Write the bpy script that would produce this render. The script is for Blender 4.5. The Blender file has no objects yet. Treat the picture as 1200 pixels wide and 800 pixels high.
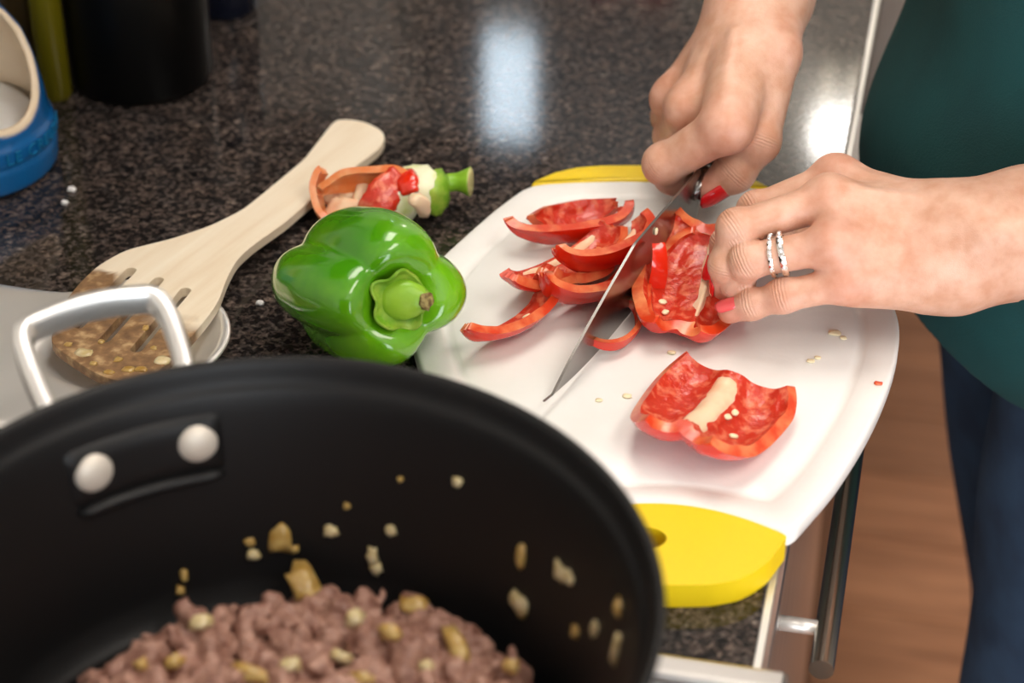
import bpy, bmesh, math, random
import numpy as np
from mathutils import Vector, Matrix, noise as mnoise

random.seed(7); RNG = np.random.default_rng(7)
SC = bpy.context.scene
COL = SC.collection

# ------------------------------------------------------------------ camera
ZC = 0.91                                   # worktop height
FPX = 2500.0                                # focal length in pixels of a 1200 wide frame
PITCH = math.radians(34.5); YAW = math.radians(12.3647)
CAM = np.array([0.0403633, 0.0, ZC + 0.657])
FW = np.array([-math.sin(YAW)*math.cos(PITCH), math.cos(YAW)*math.cos(PITCH), -math.sin(PITCH)])
RT = np.array([math.cos(YAW), math.sin(YAW), 0.0])
UP = np.cross(RT, FW)
def ray(px, py): return FW + RT*(px-600)/FPX + UP*(400-py)/FPX
def P(px, py, z=ZC):
    r = ray(px, py); return CAM + r*(z-CAM[2])/r[2]
cam_d = bpy.data.cameras.new('camera'); cam = bpy.data.objects.new('camera', cam_d); COL.objects.link(cam)
cam.matrix_world = Matrix(((RT[0], UP[0], -FW[0], CAM[0]), (RT[1], UP[1], -FW[1], CAM[1]), (RT[2], UP[2], -FW[2], CAM[2]), (0, 0, 0, 1)))
cam_d.sensor_width = 36.0; cam_d.lens = FPX/1200*36.0; cam_d.clip_start = 0.02
cam_d.dof.use_dof = True; cam_d.dof.focus_distance = 1.13; cam_d.dof.aperture_fstop = 5.6
SC.camera = cam

# ------------------------------------------------------------------ light and exposure
W = bpy.data.worlds.new('daylight'); SC.world = W; W.use_nodes = True
W.node_tree.nodes['Background'].inputs[0].default_value = (0.80, 0.90, 1.0, 1)
W.node_tree.nodes['Background'].inputs[1].default_value = 1.2
SC.view_settings.view_transform = 'Standard'; SC.view_settings.look = 'None'
SC.view_settings.exposure = 0.32; SC.view_settings.gamma = 1.0; SC.view_settings.use_curve_mapping = False
CEILING_PANEL = 7.6      # emission of the ceiling light panels
BULB = 26.0               # emission of the globe lamp
DOOR_FILL = 62.0        # watts of the fill light added at the unseen glazed door

# ------------------------------------------------------------------ materials
def M(name, col, rough=0.5, metal=0.0, var=None, bump=None, sss=0.0, spec=0.5, coat=0.0, emit=0.0, trans=0.0, ior=1.45, sssr=(1, .3, .2), sscale=.004):
    m = bpy.data.materials.new(name); m.use_nodes = True
    nt = m.node_tree; b = nt.nodes['Principled BSDF']
    b.inputs['Base Color'].default_value = (*col, 1); b.inputs['Roughness'].default_value = rough
    b.inputs['Metallic'].default_value = metal; b.inputs['Specular IOR Level'].default_value = spec
    b.inputs['Coat Weight'].default_value = coat; b.inputs['Coat Roughness'].default_value = .08
    b.inputs['IOR'].default_value = ior; b.inputs['Transmission Weight'].default_value = trans
    if sss:
        b.inputs['Subsurface Weight'].default_value = sss; b.inputs['Subsurface Radius'].default_value = sssr
        b.inputs['Subsurface Scale'].default_value = sscale
    if emit:
        b.inputs['Emission Color'].default_value = (*col, 1); b.inputs['Emission Strength'].default_value = emit
    tc = nt.nodes.new('ShaderNodeTexCoord')
    if var:
        col2, scale, lo, hi = var
        n = nt.nodes.new('ShaderNodeTexNoise'); n.inputs['Scale'].default_value = scale; n.inputs['Detail'].default_value = 5
        r = nt.nodes.new('ShaderNodeValToRGB')
        r.color_ramp.elements[0].position = lo; r.color_ramp.elements[0].color = (*col, 1)
        r.color_ramp.elements[1].position = hi; r.color_ramp.elements[1].color = (*col2, 1)
        nt.links.new(tc.outputs['Object'], n.inputs['Vector']); nt.links.new(n.outputs['Fac'], r.inputs['Fac'])
        nt.links.new(r.outputs['Color'], b.inputs['Base Color'])
    if bump:
        st, scale = bump
        n2 = nt.nodes.new('ShaderNodeTexNoise'); n2.inputs['Scale'].default_value = scale; n2.inputs['Detail'].default_value = 4
        bp = nt.nodes.new('ShaderNodeBump'); bp.inputs['Strength'].default_value = st; bp.inputs['Distance'].default_value = .001
        nt.links.new(tc.outputs['Object'], n2.inputs['Vector']); nt.links.new(n2.outputs['Fac'], bp.inputs['Height'])
        nt.links.new(bp.outputs['Normal'], b.inputs['Normal'])
    return m
def nodes(m): return m.node_tree, m.node_tree.nodes['Principled BSDF']
def ramp(nt, stops, interp='LINEAR'):
    r = nt.nodes.new('ShaderNodeValToRGB'); cr = r.color_ramp; cr.interpolation = interp
    cr.elements[0].position = stops[0][0]; cr.elements[0].color = (*stops[0][1], 1)
    cr.elements[1].position = stops[-1][0]; cr.elements[1].color = (*stops[-1][1], 1)
    for p, c in stops[1:-1]:
        e = cr.elements.new(p); e.color = (*c, 1)
    return r
def mix_attr(m, attr, col2):
    """blend the base colour towards col2 by a point attribute"""
    nt, b = nodes(m)
    a = nt.nodes.new('ShaderNodeAttribute'); a.attribute_name = attr
    mx = nt.nodes.new('ShaderNodeMix'); mx.data_type = 'RGBA'
    nt.links.new(a.outputs['Fac'], mx.inputs['Factor'])
    lk = b.inputs['Base Color'].links
    if lk: nt.links.new(lk[0].from_socket, mx.inputs['A'])
    else: mx.inputs['A'].default_value = b.inputs['Base Color'].default_value
    mx.inputs['B'].default_value = (*col2, 1)
    nt.links.new(mx.outputs['Result'], b.inputs['Base Color'])
    return m

# speckled dark stone worktop
m_stone = M('speckled_stone', (.03, .03, .03), .085, spec=.5)
nt, b = nodes(m_stone); tc = nt.nodes.new('ShaderNodeTexCoord')
n1 = nt.nodes.new('ShaderNodeTexNoise'); n1.inputs['Scale'].default_value = 300; n1.inputs['Detail'].default_value = 3; n1.inputs['Distortion'].default_value = .6
n2 = nt.nodes.new('ShaderNodeTexVoronoi'); n2.inputs['Scale'].default_value = 260
n3 = nt.nodes.new('ShaderNodeTexNoise'); n3.inputs['Scale'].default_value = 70; n3.inputs['Detail'].default_value = 2
for n in (n1, n2, n3): nt.links.new(tc.outputs['Object'], n.inputs['Vector'])
r1 = ramp(nt, [(.34, (.008, .008, .009)), (.46, (.030, .026, .025)), (.56, (.072, .060, .055)), (.66, (.13, .11, .10)), (.80, (.27, .24, .21))])
nt.links.new(n1.outputs['Fac'], r1.inputs['Fac'])
r2 = ramp(nt, [(0, (.5, .5, .5)), (1, (1.25, 1.2, 1.15))])
sep = nt.nodes.new('ShaderNodeSeparateColor'); nt.links.new(n2.outputs['Color'], sep.inputs['Color']); nt.links.new(sep.outputs[0], r2.inputs['Fac'])
r3 = ramp(nt, [(.35, (.75, .75, .78)), (.65, (1.15, 1.05, 1.0))]); nt.links.new(n3.outputs['Fac'], r3.inputs['Fac'])
def mul(nt, a, bb):
    x = nt.nodes.new('ShaderNodeMix'); x.data_type = 'RGBA'; x.blend_type = 'MULTIPLY'; x.inputs['Factor'].default_value = 1
    nt.links.new(a, x.inputs['A']); nt.links.new(bb, x.inputs['B']); return x.outputs['Result']
nt.links.new(mul(nt, mul(nt, r1.outputs['Color'], r2.outputs['Color']), r3.outputs['Color']), b.inputs['Base Color'])
bp = nt.nodes.new('ShaderNodeBump'); bp.inputs['Strength'].default_value = .05; bp.inputs['Distance'].default_value = .0004
nt.links.new(n1.outputs['Fac'], bp.inputs['Height']); nt.links.new(bp.outputs['Normal'], b.inputs['Normal'])

# oak-brown plank floor
def plank_mat(name, c1, c2):
    m = M(name, c1, .38); nt, b = nodes(m); tc = nt.nodes.new('ShaderNodeTexCoord')
    mp = nt.nodes.new('ShaderNodeMapping'); mp.inputs['Scale'].default_value = (2.2, 22, 22)
    n = nt.nodes.new('ShaderNodeTexNoise'); n.inputs['Scale'].default_value = 1.6; n.inputs['Detail'].default_value = 6; n.inputs['Distortion'].default_value = 1.2
    oi = nt.nodes.new('ShaderNodeObjectInfo'); ad = nt.nodes.new('ShaderNodeVectorMath'); ad.operation = 'ADD'
    sc = nt.nodes.new('ShaderNodeVectorMath'); sc.operation = 'SCALE'; sc.inputs['Scale'].default_value = 37
    cx = nt.nodes.new('ShaderNodeCombineXYZ'); nt.links.new(oi.outputs['Random'], cx.inputs[0]); nt.links.new(oi.outputs['Random'], cx.inputs[1])
    nt.links.new(cx.outputs[0], sc.inputs[0]); nt.links.new(tc.outputs['Object'], ad.inputs[0]); nt.links.new(sc.outputs[0], ad.inputs[1])
    nt.links.new(ad.outputs[0], mp.inputs['Vector']); nt.links.new(mp.outputs[0], n.inputs['Vector'])
    r = ramp(nt, [(.25, c1), (.5, tuple((a+bb)/2 for a, bb in zip(c1, c2))), (.75, c2)]); nt.links.new(n.outputs['Fac'], r.inputs['Fac'])
    hs = nt.nodes.new('ShaderNodeHueSaturation'); ma = nt.nodes.new('ShaderNodeMapRange'); ma.inputs['To Min'].default_value = .75; ma.inputs['To Max'].default_value = 1.2
    nt.links.new(oi.outputs['Random'], ma.inputs['Value']); nt.links.new(ma.outputs[0], hs.inputs['Value'])
    nt.links.new(r.outputs['Color'], hs.inputs['Color']); nt.links.new(hs.outputs['Color'], b.inputs['Base Color'])
    return m
m_plank = plank_mat('brown_wood_plank', (.23, .088, .038), (.56, .26, .13))
m_joint = M('floor_joint', (.03, .015, .01), .8)
m_wall = M('warm_white_paint', (.62, .58, .52), .75, var=((.66, .62, .56), 6, .3, .7), bump=(.1, 120))
m_ceil = M('white_ceiling_paint', (.80, .79, .76), .8, bump=(.1, 150))
m_cab = plank_mat('dark_wood_cabinet', (.035, .016, .009), (.10, .048, .025))
m_steel = M('brushed_steel', (.58, .56, .55), .28, 1.0, var=((.66, .64, .62), 30, .3, .7))
m_steel_b = M('bright_steel', (.90, .885, .85), .28, .70, bump=(.25, 60))
m_handle = M('satin_handle_steel', (.90, .90, .88), .36, .9)
m_trim = M('pale_metal_trim', (.82, .80, .76), .35, .6)
m_chrome = M('nickel_bar', (.33, .30, .25), .25, 1.0)
m_black = M('matte_black_iron', (.02, .02, .02), .55)
m_pot = M('black_nonstick', (.006, .006, .0065), .45, spec=.35, bump=(.08, 900))
m_coreflesh = M('pale_orange_flesh', (.78, .22, .055), .3, var=((.88, .50, .28), 60, .45, .72), sss=.25, sssr=(1, .4, .2), coat=.2)
m_rivet = M('satin_rivet', (.70, .64, .56), .5, .35)
m_board = M('white_plastic', (.80, .79, .765), .38, var=((.87, .865, .85), 14, .35, .65), bump=(.08, 350), sss=.1, sssr=(1, 1, 1), sscale=.002)
m_yellow = M('yellow_rubber', (.86, .62, .008), .42, bump=(.04, 300))
m_blade = M('polished_blade', (.26, .245, .235), .24, 1.0, bump=(.03, 70))
m_knifeh = M('dark_knife_handle', (.03, .02, .018), .35)
m_skin = M('skin', (.60, .315, .205), .42, var=((.73, .45, .335), 95, .32, .70), sss=.16, sssr=(1, .35, .18), sscale=.004, spec=.45)
mix_attr(m_skin, 'flush', (.60, .165, .115))
nt, b = nodes(m_skin); tc = nt.nodes.new('ShaderNodeTexCoord')
vo = nt.nodes.new('ShaderNodeTexVoronoi'); vo.inputs['Scale'].default_value = 900; vo.feature = 'DISTANCE_TO_EDGE'
no = nt.nodes.new('ShaderNodeTexNoise'); no.inputs['Scale'].default_value = 240; no.inputs['Detail'].default_value = 5
for q in (vo, no): nt.links.new(tc.outputs['Object'], q.inputs['Vector'])
js = nt.nodes.new('ShaderNodeAttribute'); js.attribute_name = 'joint_s'; jm = nt.nodes.new('ShaderNodeAttribute'); jm.attribute_name = 'joint_m'
def math_n(op, a, bb):
    x = nt.nodes.new('ShaderNodeMath'); x.operation = op
    for i, q in enumerate((a, bb)):
        if q is None: continue
        if isinstance(q, (int, float)): x.inputs[i].default_value = q
        else: nt.links.new(q, x.inputs[i])
    return x.outputs[0]
wv = math_n('SINE', math_n('ADD', math_n('MULTIPLY', js.outputs['Fac'], 3600.0), math_n('MULTIPLY', no.outputs['Fac'], 5.0)), None)
hgt = math_n('ADD', math_n('MULTIPLY', math_n('MULTIPLY', wv, jm.outputs['Fac']), .55), math_n('ADD', math_n('MULTIPLY', vo.outputs['Distance'], .45), math_n('MULTIPLY', no.outputs['Fac'], .9)))
bp = nt.nodes.new('ShaderNodeBump'); bp.inputs['Strength'].default_value = .55; bp.inputs['Distance'].default_value = .0006
nt.links.new(hgt, bp.inputs['Height']); nt.links.new(bp.outputs['Normal'], b.inputs['Normal'])
m_nail_red = M('red_polish', (.72, .012, .016), .12, coat=.6)
m_nail_pink = M('coral_polish', (.80, .10, .105), .14, coat=.6, sss=.1)
m_shirt = M('teal_cotton', (.0016, .040, .042), .82, var=((.003, .058, .060), 18, .3, .7), bump=(.5, 900))
m_jean = M('blue_denim', (.008, .022, .050), .85, var=((.022, .052, .10), 26, .35, .75), bump=(.6, 1200))
m_hair = M('brown_hair', (.06, .03, .015), .5, bump=(.7, 300))
m_shoe = M('grey_shoe', (.10, .10, .11), .7)
m_sole = M('white_sole', (.7, .7, .68), .6)
m_eye = M('eye_white', (.8, .78, .75), .2); m_lip = M('lip', (.55, .2, .17), .4); m_iris = M('iris', (.06, .035, .02), .15)
m_red = M('red_pepper_skin', (.66, .012, .004), .16, var=((.76, .035, .006), 25, .3, .75), coat=.5, sss=.12, sssr=(1, .15, .05))
m_flesh = M('red_pepper_flesh', (.58, .030, .010), .24, var=((.86, .26, .14), 170, .48, .74), bump=(.9, 330), sss=.25, sssr=(1, .3, .12), coat=.3)
m_cut = M('red_pepper_cut', (.64, .045, .009), .28, var=((.86, .30, .12), 75, .42, .72), sss=.25, sssr=(1, .3, .12), coat=.3)
m_pith = M('pepper_pith', (.90, .66, .45), .45, var=((.90, .40, .22), 55, .5, .8), sss=.3, sssr=(1, .6, .4), bump=(.3, 200))
m_seed = M('pepper_seed', (.88, .76, .50), .45)
m_green = M('green_pepper_skin', (.055, .27, .004), .15, var=((.20, .50, .009), 16, .34, .70), coat=.6, bump=(.10, 130), sss=.08, sssr=(.4, 1, .1))
m_calyx = M('calyx_green', (.16, .36, .015), .45, var=((.36, .50, .06), 130, .4, .7), bump=(.6, 260))
m_stem = M('stem_green', (.20, .44, .018), .35, var=((.36, .58, .05), 40, .3, .7), bump=(.2, 200))
m_stemcut = M('stem_cut_brown', (.13, .075, .02), .7, var=((.35, .28, .10), 400, .4, .6))
m_palestem = M('pale_stem_end', (.62, .62, .26), .6, var=((.45, .36, .16), 300, .45, .65))
m_palegreen = M('pale_core', (.86, .86, .62), .5, var=((.62, .72, .20), 60, .48, .66), sss=.2, sssr=(1, 1, .6), bump=(.4, 250))
m_meat = M('cooked_ground_meat', (.21, .090, .062), .5, var=((.46, .26, .195), 140, .35, .68), bump=(1.0, 520), spec=.6, coat=.15)
m_onion = M('cooked_onion', (.50, .38, .16), .3, var=((.72, .62, .40), 150, .35, .7), sss=.3, sssr=(1, .8, .4), coat=.4)
m_onion2 = M('browned_onion', (.38, .22, .045), .3, var=((.56, .40, .15), 150, .35, .7), sss=.3, sssr=(1, .7, .3), coat=.4)
m_blue = M('blue_stoneware', (.002, .095, .30), .3, var=((.004, .12, .35), 30, .3, .7), coat=.3)
m_bluelet = M('raised_blue_letter', (.006, .16, .36), .3, coat=.3)
m_cream = M('cream_glaze', (.76, .61, .43), .3, coat=.3, var=((.80, .66, .48), 20, .3, .7))
m_salt = M('white_salt', (.90, .90, .90), .7, bump=(.8, 900))
m_jar = M('black_gloss_canister', (.0025, .0025, .0025), .30, spec=.2)
m_navy = M('navy_gloss', (.006, .008, .018), .15)
m_glass = M('olive_glass', (.15, .125, .005), .15, trans=.2, ior=1.45)
m_brownglass = M('brown_label', (.05, .03, .008), .4)
m_curtain = M('grey_linen', (.62, .64, .66), .85)
m_frame = M('white_window_frame', (.82, .82, .80), .4)
m_silver = M('white_gold', (.86, .84, .80), .10, 1.0)
m_gem = M('clear_stone', (.95, .95, .97), .02, .6)
m_light = M('light_diffuser', (1.0, .93, .83), .5, emit=CEILING_PANEL)
m_globe = M('globe_lamp_glass', (1.0, .95, .88), .5, emit=BULB)
m_sky = M('daylight_glass', (.78, .90, 1.0), .3, emit=6.0)
m_red_fl = M('red_petal', (.45, .012, .03), .6); m_leaf = M('dark_leaf', (.02, .06, .015), .5); m_vase = M('pale_vase', (.55, .55, .53), .2)
m_glassblk = M('black_glass', (.01, .01, .01), .08)

# pale wood with a soaked brown tip
m_wood = M('pale_beech', (.75, .60, .42), .55, bump=(.25, 180))
nt, b = nodes(m_wood); tc = nt.nodes.new('ShaderNodeTexCoord')
mp0 = nt.nodes.new('ShaderNodeMapping'); mp0.inputs['Rotation'].default_value = (0, 0, -1.31)
mp = nt.nodes.new('ShaderNodeMapping'); mp.inputs['Scale'].default_value = (9, 110, 60)
n = nt.nodes.new('ShaderNodeTexNoise'); n.inputs['Scale'].default_value = 1; n.inputs['Detail'].default_value = 5
nt.links.new(tc.outputs['Object'], mp0.inputs['Vector']); nt.links.new(mp0.outputs[0], mp.inputs['Vector']); nt.links.new(mp.outputs[0], n.inputs['Vector'])
r = ramp(nt, [(.25, (.74, .60, .43)), (.5, (.82, .71, .55)), (.75, (.86, .77, .62))]); nt.links.new(n.outputs['Fac'], r.inputs['Fac'])
n4 = nt.nodes.new('ShaderNodeTexNoise'); n4.inputs['Scale'].default_value = 160; n4.inputs['Detail'].default_value = 4; nt.links.new(tc.outputs['Object'], n4.inputs['Vector'])
r4 = ramp(nt, [(.3, (.13, .060, .020)), (.52, (.235, .12, .045)), (.72, (.50, .33, .16))]); nt.links.new(n4.outputs['Fac'], r4.inputs['Fac'])
at = nt.nodes.new('ShaderNodeAttribute'); at.attribute_name = 'soaked'
mx = nt.nodes.new('ShaderNodeMix'); mx.data_type = 'RGBA'
nt.links.new(at.outputs['Fac'], mx.inputs['Factor']); nt.links.new(r.outputs['Color'], mx.inputs['A']); nt.links.new(r4.outputs['Color'], mx.inputs['B'])
nt.links.new(mx.outputs['Result'], b.inputs['Base Color'])

# ------------------------------------------------------------------ object helpers
ROOT = {}
def thing(name, label, cat, loc=(0, 0, 0), group=None):
    o = bpy.data.objects.new(name, None); COL.objects.link(o); o.empty_display_size = .02
    o.location = loc; o['label'] = label; o['category'] = cat
    if group: o['group'] = group
    ROOT[o.name] = np.array(loc, float); return o
def tag(o, label, cat, group=None, kind=None):
    o['label'] = label; o['category'] = cat
    if group: o['group'] = group
    if kind: o['kind'] = kind
    return o
def obj(name, verts, faces, mat, parent=None, smooth=True, loc=None, attr=None):
    """verts in world coordinates; a part's mesh is stored relative to its thing's base"""
    v = np.asarray(verts, float)
    off = ROOT[parent.name] if parent else (np.array(loc, float) if loc is not None else np.array([(v[:, 0].min()+v[:, 0].max())/2, (v[:, 1].min()+v[:, 1].max())/2, v[:, 2].min()]))
    me = bpy.data.meshes.new(name); me.from_pydata((v-off).tolist(), [], [tuple(int(i) for i in f) for f in faces]); me.update()
    bm = bmesh.new(); bm.from_mesh(me); bmesh.ops.recalc_face_normals(bm, faces=bm.faces); bm.to_mesh(me); bm.free()
    for mm in (mat if isinstance(mat, (list, tuple)) else [mat]): me.materials.append(mm)
    if smooth: me.polygons.foreach_set('use_smooth', [True]*len(me.polygons))
    if attr:
        for k, vals in attr.items():
            a = me.attributes.new(k, 'FLOAT', 'POINT'); a.data.foreach_set('value', np.asarray(vals, np.float32))
    o = bpy.data.objects.new(name, me); COL.objects.link(o)
    if parent: o.parent = parent; ROOT[o.name] = off
    else: o.location = off; ROOT[o.name] = off
    return o
def flat_angle(o, deg=35):
    o.data.set_sharp_from_angle(angle=math.radians(deg)); return o
def bev(o, w=.002, seg=2, ang=40):
    m = o.modifiers.new('bevel', 'BEVEL'); m.width = w; m.segments = seg; m.limit_method = 'ANGLE'; m.angle_limit = math.radians(ang)
    m.harden_normals = False; return o
def box(x0, x1, y0, y1, z0, z1):
    v = [(x, y, z) for x in (x0, x1) for y in (y0, y1) for z in (z0, z1)]
    f = [(0, 1, 3, 2), (4, 6, 7, 5), (0, 4, 5, 1), (2, 3, 7, 6), (0, 2, 6, 4), (1, 5, 7, 3)]
    return v, f
def join(*parts):
    V = []; F = []
    for v, f in parts:
        n = len(V); V += [tuple(p) for p in v]; F += [tuple(i+n for i in q) for q in f]
    return V, F
def lathe(prof, c, n=64, cap0=True, cap1=True):
    """prof: (radius, z) list around the vertical axis at c"""
    V = []; F = []
    for r, z in prof:
        for k in range(n):
            a = 2*math.pi*k/n; V.append((c[0]+r*math.cos(a), c[1]+r*math.sin(a), z))
    for i in range(len(prof)-1):
        for k in range(n):
            F.append((i*n+k, i*n+(k+1) % n, (i+1)*n+(k+1) % n, (i+1)*n+k))
    if cap0: F.append(tuple(range(n))[::-1])
    if cap1: F.append(tuple(range((len(prof)-1)*n, len(prof)*n)))
    return V, F
def smooth_path(pts, n=8):
    pts = [np.array(p, float) for p in pts]; out = []
    Q = [2*pts[0]-pts[1]]+pts+[2*pts[-1]-pts[-2]]
    for i in range(1, len(Q)-2):
        for k in range(n):
            t = k/n; a, bb, c, d = Q[i-1], Q[i], Q[i+1], Q[i+2]
            out.append(.5*((2*bb)+(-a+c)*t+(2*a-5*bb+4*c-d)*t*t+(-a+3*bb-3*c+d)*t**3))
    out.append(pts[-1]); return out
def sweep(path, shape, up=(0, 0, 1), scale=None, closed=False):
    """sweep a 2D cross-section (list of (side, up)) along a path"""
    path = [np.array(p, float) for p in path]; n = len(path); m = len(shape); V = []; F = []
    up = np.array(up, float)
    for i, p in enumerate(path):
        t = path[(i+1) % n]-path[i-1] if closed else path[min(i+1, n-1)]-path[max(i-1, 0)]
        t = t/(np.linalg.norm(t)+1e-12)
        s = np.cross(t, up); s = s/(np.linalg.norm(s)+1e-9); u = np.cross(s, t)
        sc = scale[i] if scale is not None else 1
        for a, bb in shape: V.append(tuple(p+s*a*sc+u*bb*sc))
    for i in range(n if closed else n-1):
        j = (i+1) % n
        for k in range(m): F.append((i*m+k, i*m+(k+1) % m, j*m+(k+1) % m, j*m+k))
    if not closed:
        F.append(tuple(range(m))[::-1]); F.append(tuple(range((n-1)*m, n*m)))
    return V, F
def circ(r, n=12, ry=None):
    ry = ry or r; return [(r*math.cos(2*math.pi*k/n), ry*math.sin(2*math.pi*k/n)) for k in range(n)]
def tube(a, bb, r0, r1=None, n=16):
    r1 = r0 if r1 is None else r1
    a = np.array(a, float); bb = np.array(bb, float); t = bb-a
    up = (0, 0, 1) if abs(t[2]) < .9*np.linalg.norm(t) else (1, 0, 0)
    return sweep([a, bb], circ(1, n), up, [r0, r1])
def poly_resample(pts, n):
    p = np.array(pts, float); q = np.vstack([p, p[:1]]); d = np.r_[0, np.cumsum(np.linalg.norm(np.diff(q, axis=0), axis=1))]
    t = np.linspace(0, d[-1], n, endpoint=False); return np.stack([np.interp(t, d, q[:, k]) for k in range(q.shape[1])], 1)
def poly_smooth(p, it):
    for _ in range(it): p = .5*p+.25*(np.roll(p, 1, 0)+np.roll(p, -1, 0))
    return p
def inset(p, d):
    """offset a counter-clockwise 2D loop inwards"""
    t = np.roll(p, -1, 0)-np.roll(p, 1, 0); t /= np.linalg.norm(t, axis=1)[:, None]+1e-12
    return p+np.stack([-t[:, 1], t[:, 0]], 1)*d
def ccw(p):
    x, y = p[:, 0], p[:, 1]
    return p if (x*np.roll(y, -1)-y*np.roll(x, -1)).sum() > 0 else p[::-1].copy()
def fill_loops(loops, zfun, thick, to3=None):
    """flat plate with holes: 2D loops filled, then given a thickness downwards"""
    bm = bmesh.new(); es = []
    for lp in loops:
        vs = [bm.verts.new((x, y, 0)) for x, y in lp]
        for i in range(len(vs)): es.append(bm.edges.new((vs[i], vs[(i+1) % len(vs)])))
    bmesh.ops.triangle_fill(bm, use_beauty=True, use_dissolve=False, edges=es)
    bmesh.ops.recalc_face_normals(bm, faces=bm.faces)
    top = [(v.co.x, v.co.y) for v in bm.verts]; bm.verts.index_update()
    tf = [tuple(v.index for v in f.verts) for f in bm.faces]
    bnd = [(e.verts[0].index, e.verts[1].index) for e in bm.edges if len(e.link_faces) == 1]; bm.free()
    n = len(top); V = [(x, y, zfun(x, y)) for x, y in top]+[(x, y, zfun(x, y)-thick) for x, y in top]
    F = tf+[tuple(i+n for i in f[::-1]) for f in tf]+[(a, bb, bb+n, a+n) for a, bb in bnd]
    return V, F

# ------------------------------------------------------------------ implicit modelling
def smin(a, bb, k):
    h = np.maximum(k-np.abs(a-bb), 0)/k; return np.minimum(a, bb)-h*h*k*.25
def sd_cone(X, a, bb, ra, rb):
    a = np.array(a, np.float32); d = np.array(bb, np.float32)-a; L2 = max(float(d@d), 1e-10)
    px, py, pz = X[0]-a[0], X[1]-a[1], X[2]-a[2]
    t = np.clip((px*d[0]+py*d[1]+pz*d[2])/L2, 0, 1)
    return np.sqrt((px-t*d[0])**2+(py-t*d[1])**2+(pz-t*d[2])**2)-(ra+(rb-ra)*t)
def sd_ell(X, c, rad, rot=None):
    R = np.eye(3) if rot is None else np.array(rot)
    q = [X[0]-c[0], X[1]-c[1], X[2]-c[2]]; l = [sum(q[i]*R[i][j] for i in range(3)) for j in range(3)]
    k0 = np.sqrt(sum((l[j]/rad[j])**2 for j in range(3))); k1 = np.sqrt(sum((l[j]/rad[j]**2)**2 for j in range(3)))
    return k0*(k0-1)/(k1+1e-9)
class Field:
    def __init__(s, lo, hi, h):
        s.h = h; s.lo = np.array(lo, float); n = np.ceil((np.array(hi)-s.lo)/h).astype(int)+1; s.n = n
        s.ax = [(s.lo[i]+h*np.arange(n[i])).astype(np.float32) for i in range(3)]
    def full(s, v=.06): return np.full(s.n, v, np.float32)
    def sub(s, lo, hi):
        i0 = np.clip(np.floor((np.array(lo)-s.lo)/s.h).astype(int), 0, s.n); i1 = np.clip(np.ceil((np.array(hi)-s.lo)/s.h).astype(int)+1, 0, s.n)
        sl = tuple(slice(a, bb) for a, bb in zip(i0, i1))
        X = (s.ax[0][sl[0]][:, None, None], s.ax[1][sl[1]][None, :, None], s.ax[2][sl[2]][None, None, :]); return sl, X
    def X(s): return (s.ax[0][:, None, None], s.ax[1][None, :, None], s.ax[2][None, None, :])
    def add(s, f, prims, k):
        for p in prims:
            if isinstance(p[0], str):
                c, rad = np.array(p[1]), np.array(p[2]); mg = max(rad)+k+3*s.h; lo, hi = c-mg, c+mg
            else:
                a, bb, ra, rb = p; a = np.array(a); bb = np.array(bb); mg = max(ra, rb)+k+3*s.h; lo, hi = np.minimum(a, bb)-mg, np.maximum(a, bb)+mg
            sl, X = s.sub(lo, hi)
            if min(f[sl].shape) == 0: continue
            d = sd_ell(X, *p[1:]) if isinstance(p[0], str) else sd_cone(X, *p)
            f[sl] = smin(f[sl], d, k) if k > 0 else np.minimum(f[sl], d)
        return f
def surface_nets(f, lo, h):
    S = f < 0; nx, ny, nz = f.shape
    acc = np.zeros((nx-1, ny-1, nz-1, 3), np.float32); cnt = np.zeros((nx-1, ny-1, nz-1), np.float32)
    quads = []
    for ax in range(3):
        a = [slice(None)]*3; bb = [slice(None)]*3; a[ax] = slice(0, -1); bb[ax] = slice(1, None)
        fa, fb = f[tuple(a)], f[tuple(bb)]; cr = S[tuple(a)] != S[tuple(bb)]
        I = np.argwhere(cr)
        if len(I) == 0: continue
        va, vb = fa[cr], fb[cr]; t = va/(va-vb); pos = I.astype(np.float32); pos[:, ax] += t
        o = [i for i in range(3) if i != ax]
        for d0 in (0, 1):
            for d1 in (0, 1):
                J = I.copy(); J[:, o[0]] -= d0; J[:, o[1]] -= d1
                ok = (J >= 0).all(1) & (J[:, 0] < nx-1) & (J[:, 1] < ny-1) & (J[:, 2] < nz-1)
                np.add.at(acc, tuple(J[ok].T), pos[ok]); np.add.at(cnt, tuple(J[ok].T), 1)
        quads.append((ax, o, I, S[tuple(a)][cr]))
    act = cnt > 0; idx = np.full(act.shape, -1, np.int64); idx[act] = np.arange(act.sum())
    V = acc[act]/cnt[act][:, None]*h+np.array(lo, np.float32); F = []
    for ax, o, I, sg in quads:
        ok = (I[:, o[0]] > 0) & (I[:, o[1]] > 0) & (I[:, o[0]] < f.shape[o[0]]-1) & (I[:, o[1]] < f.shape[o[1]]-1); I = I[ok]; sg = sg[ok]
        def at(d0, d1):
            J = I.copy(); J[:, o[0]] -= d0; J[:, o[1]] -= d1; return idx[tuple(J.T)]
        q = np.stack([at(1, 1), at(0, 1), at(0, 0), at(1, 0)], 1)
        flip = sg if ax != 1 else ~sg
        q[~flip] = q[~flip][:, ::-1]; F.append(q)
    return V, np.vstack(F)
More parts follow.
